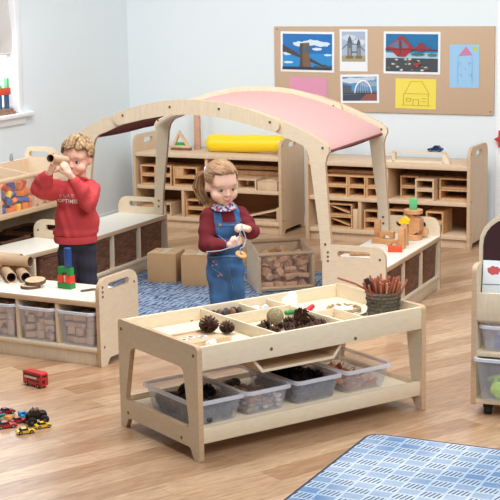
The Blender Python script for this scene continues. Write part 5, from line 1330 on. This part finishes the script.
for x, y in ((-.042, -.01), (.052, .015)):
    mb.cap((x*.85, .005, .46), (x*.9+.01, y, .28), .066, .054); mb.cap((x*.9+.01, y, .28), (x, y+.01, .1), .053, .048)
    for k in range(3): mb.ell((x*.9+.01, y, .3-.06*k), (.056, .055, .022))
dm = remesh(mb, .0065, 4)
for v in dm.vertices: v.co += v.normal*(.003*math.sin(55*v.co.z+25*v.co.x)+.0015*math.sin(120*v.co.x+30*v.co.z))
do = put(dm, 'dungaree_trousers', DEN, girl)
td = bvh(dm)
def on_den(x, z, off=.002):
    hit = td.ray_cast(Vector((x, -.5, z)), Vector((0, 1, 0))); return hit[0]+Vector((0, -off, 0)) if hit[0] is not None else Vector((x, -.09, z))
mb = MB(); mb.tube([on_den(-.085+.17*k/14, .52+.01*math.sin(k*.22)) for k in range(15)], .004, 6); mb.tube([on_den(-.07+.05*k/6, .47-.03*(k/6)) for k in range(7)], .0022, 6); mb.tube([on_den(.02+.002*k, .5-.012*k) for k in range(14)], .002, 6)
mb.build('seam', DEN2, do)
mb = MB()
for k, (x, z) in enumerate(((-.055, .50), (-.04, .485), (-.06, .478), (-.02, .435), (-.03, .425), (-.012, .428))): mb.ell(on_den(x, z), (.006, .002, .005), None, 0, 2)
mb.build('embroidered_flowers', plain('embroidery_pink', (196, 150, 142), .8), do)
for x, y in ((-.04, 0), (.05, .03)):
    mb = MB(); mb.cap((x, y+.01, .03), (x+.02, y-.085, .028), .032, .028); me = remesh(mb, .006, 3)
    for v in me.vertices: v.co.z = max(0, v.co.z)
    put(me, 'shoe', plain('brown_shoe', (120, 84, 64), .6), girl)
HG = plain('light_brown_hair', (168, 128, 92), .5, var=.22, scale=80)
mb = MB(); gh.ell(mb, 0, -.016, .034, (.077, .092, .082)); hm = remesh(mb, .005, 2)
bm = bmesh.new(); bm.from_mesh(hm)
def girl_nohair(q): return (q.y > .035 and q.z < .066) or (q.y > .0 and q.z < .05-.9*(.035-q.y)) or (q.z < -.01 and q.y > -.04) or q.z < -.045
bmesh.ops.delete(bm, geom=[f for f in bm.faces if girl_nohair(loc_h(gh, f.calc_center_median()))], context='FACES'); bm.to_mesh(hm); bm.free()
hg = put(hm, 'hair', HG, girl)
TIE = Vector((-.078, .04, .972)); tl = loc_h(gh, TIE); tv = Vector((tl.x/.079, (tl.y+.012)/.094, (tl.z-.03)/.086)).normalized()
mbk = locks(gh, 900, 9, lambda v: (tv-v)*1.6, lambda v: min(.7, (tv-v).length*.7), .0032, (1.2, lambda v: (v.y > .5 and v.z < .5) or (v.z < -.25 and v.y > -.3)), lift=.02)
mbk.build('combed_strands', [HG, plain('light_strand', (190, 152, 112), .5), plain('dark_strand', (138, 102, 74), .5)], hg, ang=80)
mb = MB(); r = random.Random(4)
base = TIE+Vector((-.012, .012, .0))
for k in range(120):
    a = r.uniform(0, 6.28); q = .02*math.sqrt(r.random()); o_ = Vector((math.cos(a)*q, math.sin(a)*q, r.uniform(-.01, .01)))
    b1_ = base+o_*.5; b2_ = base+Vector((-.03, .02, -.02))+o_*1.1; b3_ = base+Vector((-.042+.012*math.sin(k), .03, -.085))+o_*1.15; b4_ = base+Vector((-.028+.012*math.cos(k*2), .028, -.12-.025*r.random()))+o_*1.05; b5_ = base+Vector((-.008+.018*math.sin(k*3), .02, -.155-.03*r.random()))+o_*.9
    mb.tube([b1_, b2_, b3_, b4_, b5_], [.0026, .0036, .0038, .003, .001], 5, k % 3)
mb.build('ponytail', [plain('blond_ponytail', (184, 146, 104), .5), plain('light_strand', (190, 152, 112), .5), plain('dark_strand', (138, 102, 74), .5)], hg, ang=80)
MB().tube([base+Vector((0, .0, 0))+Vector((.0, math.cos(2*PI*k/16)*.019, math.sin(2*PI*k/16)*.019)) for k in range(16)], .0075, 8, closed=True).build('hair_tie', plain('pale_pink_tie', (240, 214, 220), .8), girl)
# the threading lace and wooden disc she holds
LACE = plain('pale_blue_lace', (168, 196, 216), .7)
G0 = Vector((-.141, 7.75, 0))
pts = [(-.09, -.125, .567), (-.06, -.15, .572), (-.01, -.185, .583), (.03, -.208, .60), (.07, -.222, .618), (.085, -.225, .655), (.094, -.215, .70), (.1, -.205, .72), (.112, -.208, .68), (.122, -.205, .645), (.11, -.222, .612), (.09, -.23, .6), (.092, -.225, .575)]
o = MB().tube(pts, .0028, 7).build('threading_lace', LACE); tag(o, "pale blue threading lace looped between the girl's hands", 'lace', None, tuple(G0))
o = MB().lathe([(.006, 0), (.03, 0), (.032, .004), (.03, .009), (.006, .009)], 22).build('wooden_disc', plain('tan_disc', (212, 160, 104), .5, var=.08)); tag(o, "wooden disc hanging from the lace below the girl's hands", 'disc', None, tuple(G0+Vector((.092, -.215, .562))), (.35, .35, 0))

# ------------------------------------------------------------------ light, camera
wd = bpy.data.worlds.new('World'); sc.world = wd; wd.use_nodes = True
bg = wd.node_tree.nodes['Background']; bg.inputs[0].default_value = (.93, .97, 1, 1); bg.inputs[1].default_value = .3
def area(name, loc, target, size, sy, power, col=(1, 1, 1)):
    l = bpy.data.lights.new(name, 'AREA'); l.shape = 'RECTANGLE'; l.size = size; l.size_y = sy; l.energy = power; l.color = col
    o = bpy.data.objects.new(name, l); COL.objects.link(o); o.location = loc
    o.rotation_euler = (Vector(target)-Vector(loc)).to_track_quat('-Z', 'Y').to_euler(); return o
area('added_soft_light', (-.6, 7.2, 4.0), (-.2, 8.2, 0), 2.6, 2.6, 270, (.98, .99, 1))  # large soft overhead lights added to light the set
area('added_soft_light', (1.4, 8.0, 3.8), (.0, 9.2, 0), 2.2, 2.2, 90, (.98, .99, 1))
area('added_soft_light', (1.9, 3.6, 3.4), (-.5, 9, .5), 3, 2, 225, (.97, .985, 1))  # added key light from front right, brightens the left wall
lw = Vector(on_left(2.3, .2, 1.65))
area('window_daylight', tuple(lw), tuple(LW @ Vector((1.4, 3.0, .4))), 1.2, 1.1, 22, (.95, .98, 1))

cam = bpy.data.cameras.new('Camera'); co = bpy.data.objects.new('Camera', cam); COL.objects.link(co)
cam.sensor_width = 36; cam.lens = 1466.9/500*36; cam.clip_start = .1; cam.clip_end = 100
pt, ro = .1851, -.0176
fw = Vector((0, math.cos(pt), -math.sin(pt))); rt = Vector((1, 0, 0)); up = rt.cross(fw)
c_, s_ = math.cos(ro), math.sin(ro)
r2 = rt*c_+up*s_; u2 = -rt*s_+up*c_
M = Matrix((r2, u2, -fw)).transposed().to_4x4(); M.translation = (0, 0, 2.0)
co.matrix_world = M
sc.camera = co
sc.view_settings.view_transform = 'Standard'; sc.view_settings.look = 'None'; sc.view_settings.exposure = -.7; sc.view_settings.gamma = 1
sc.view_settings.use_curve_mapping = False
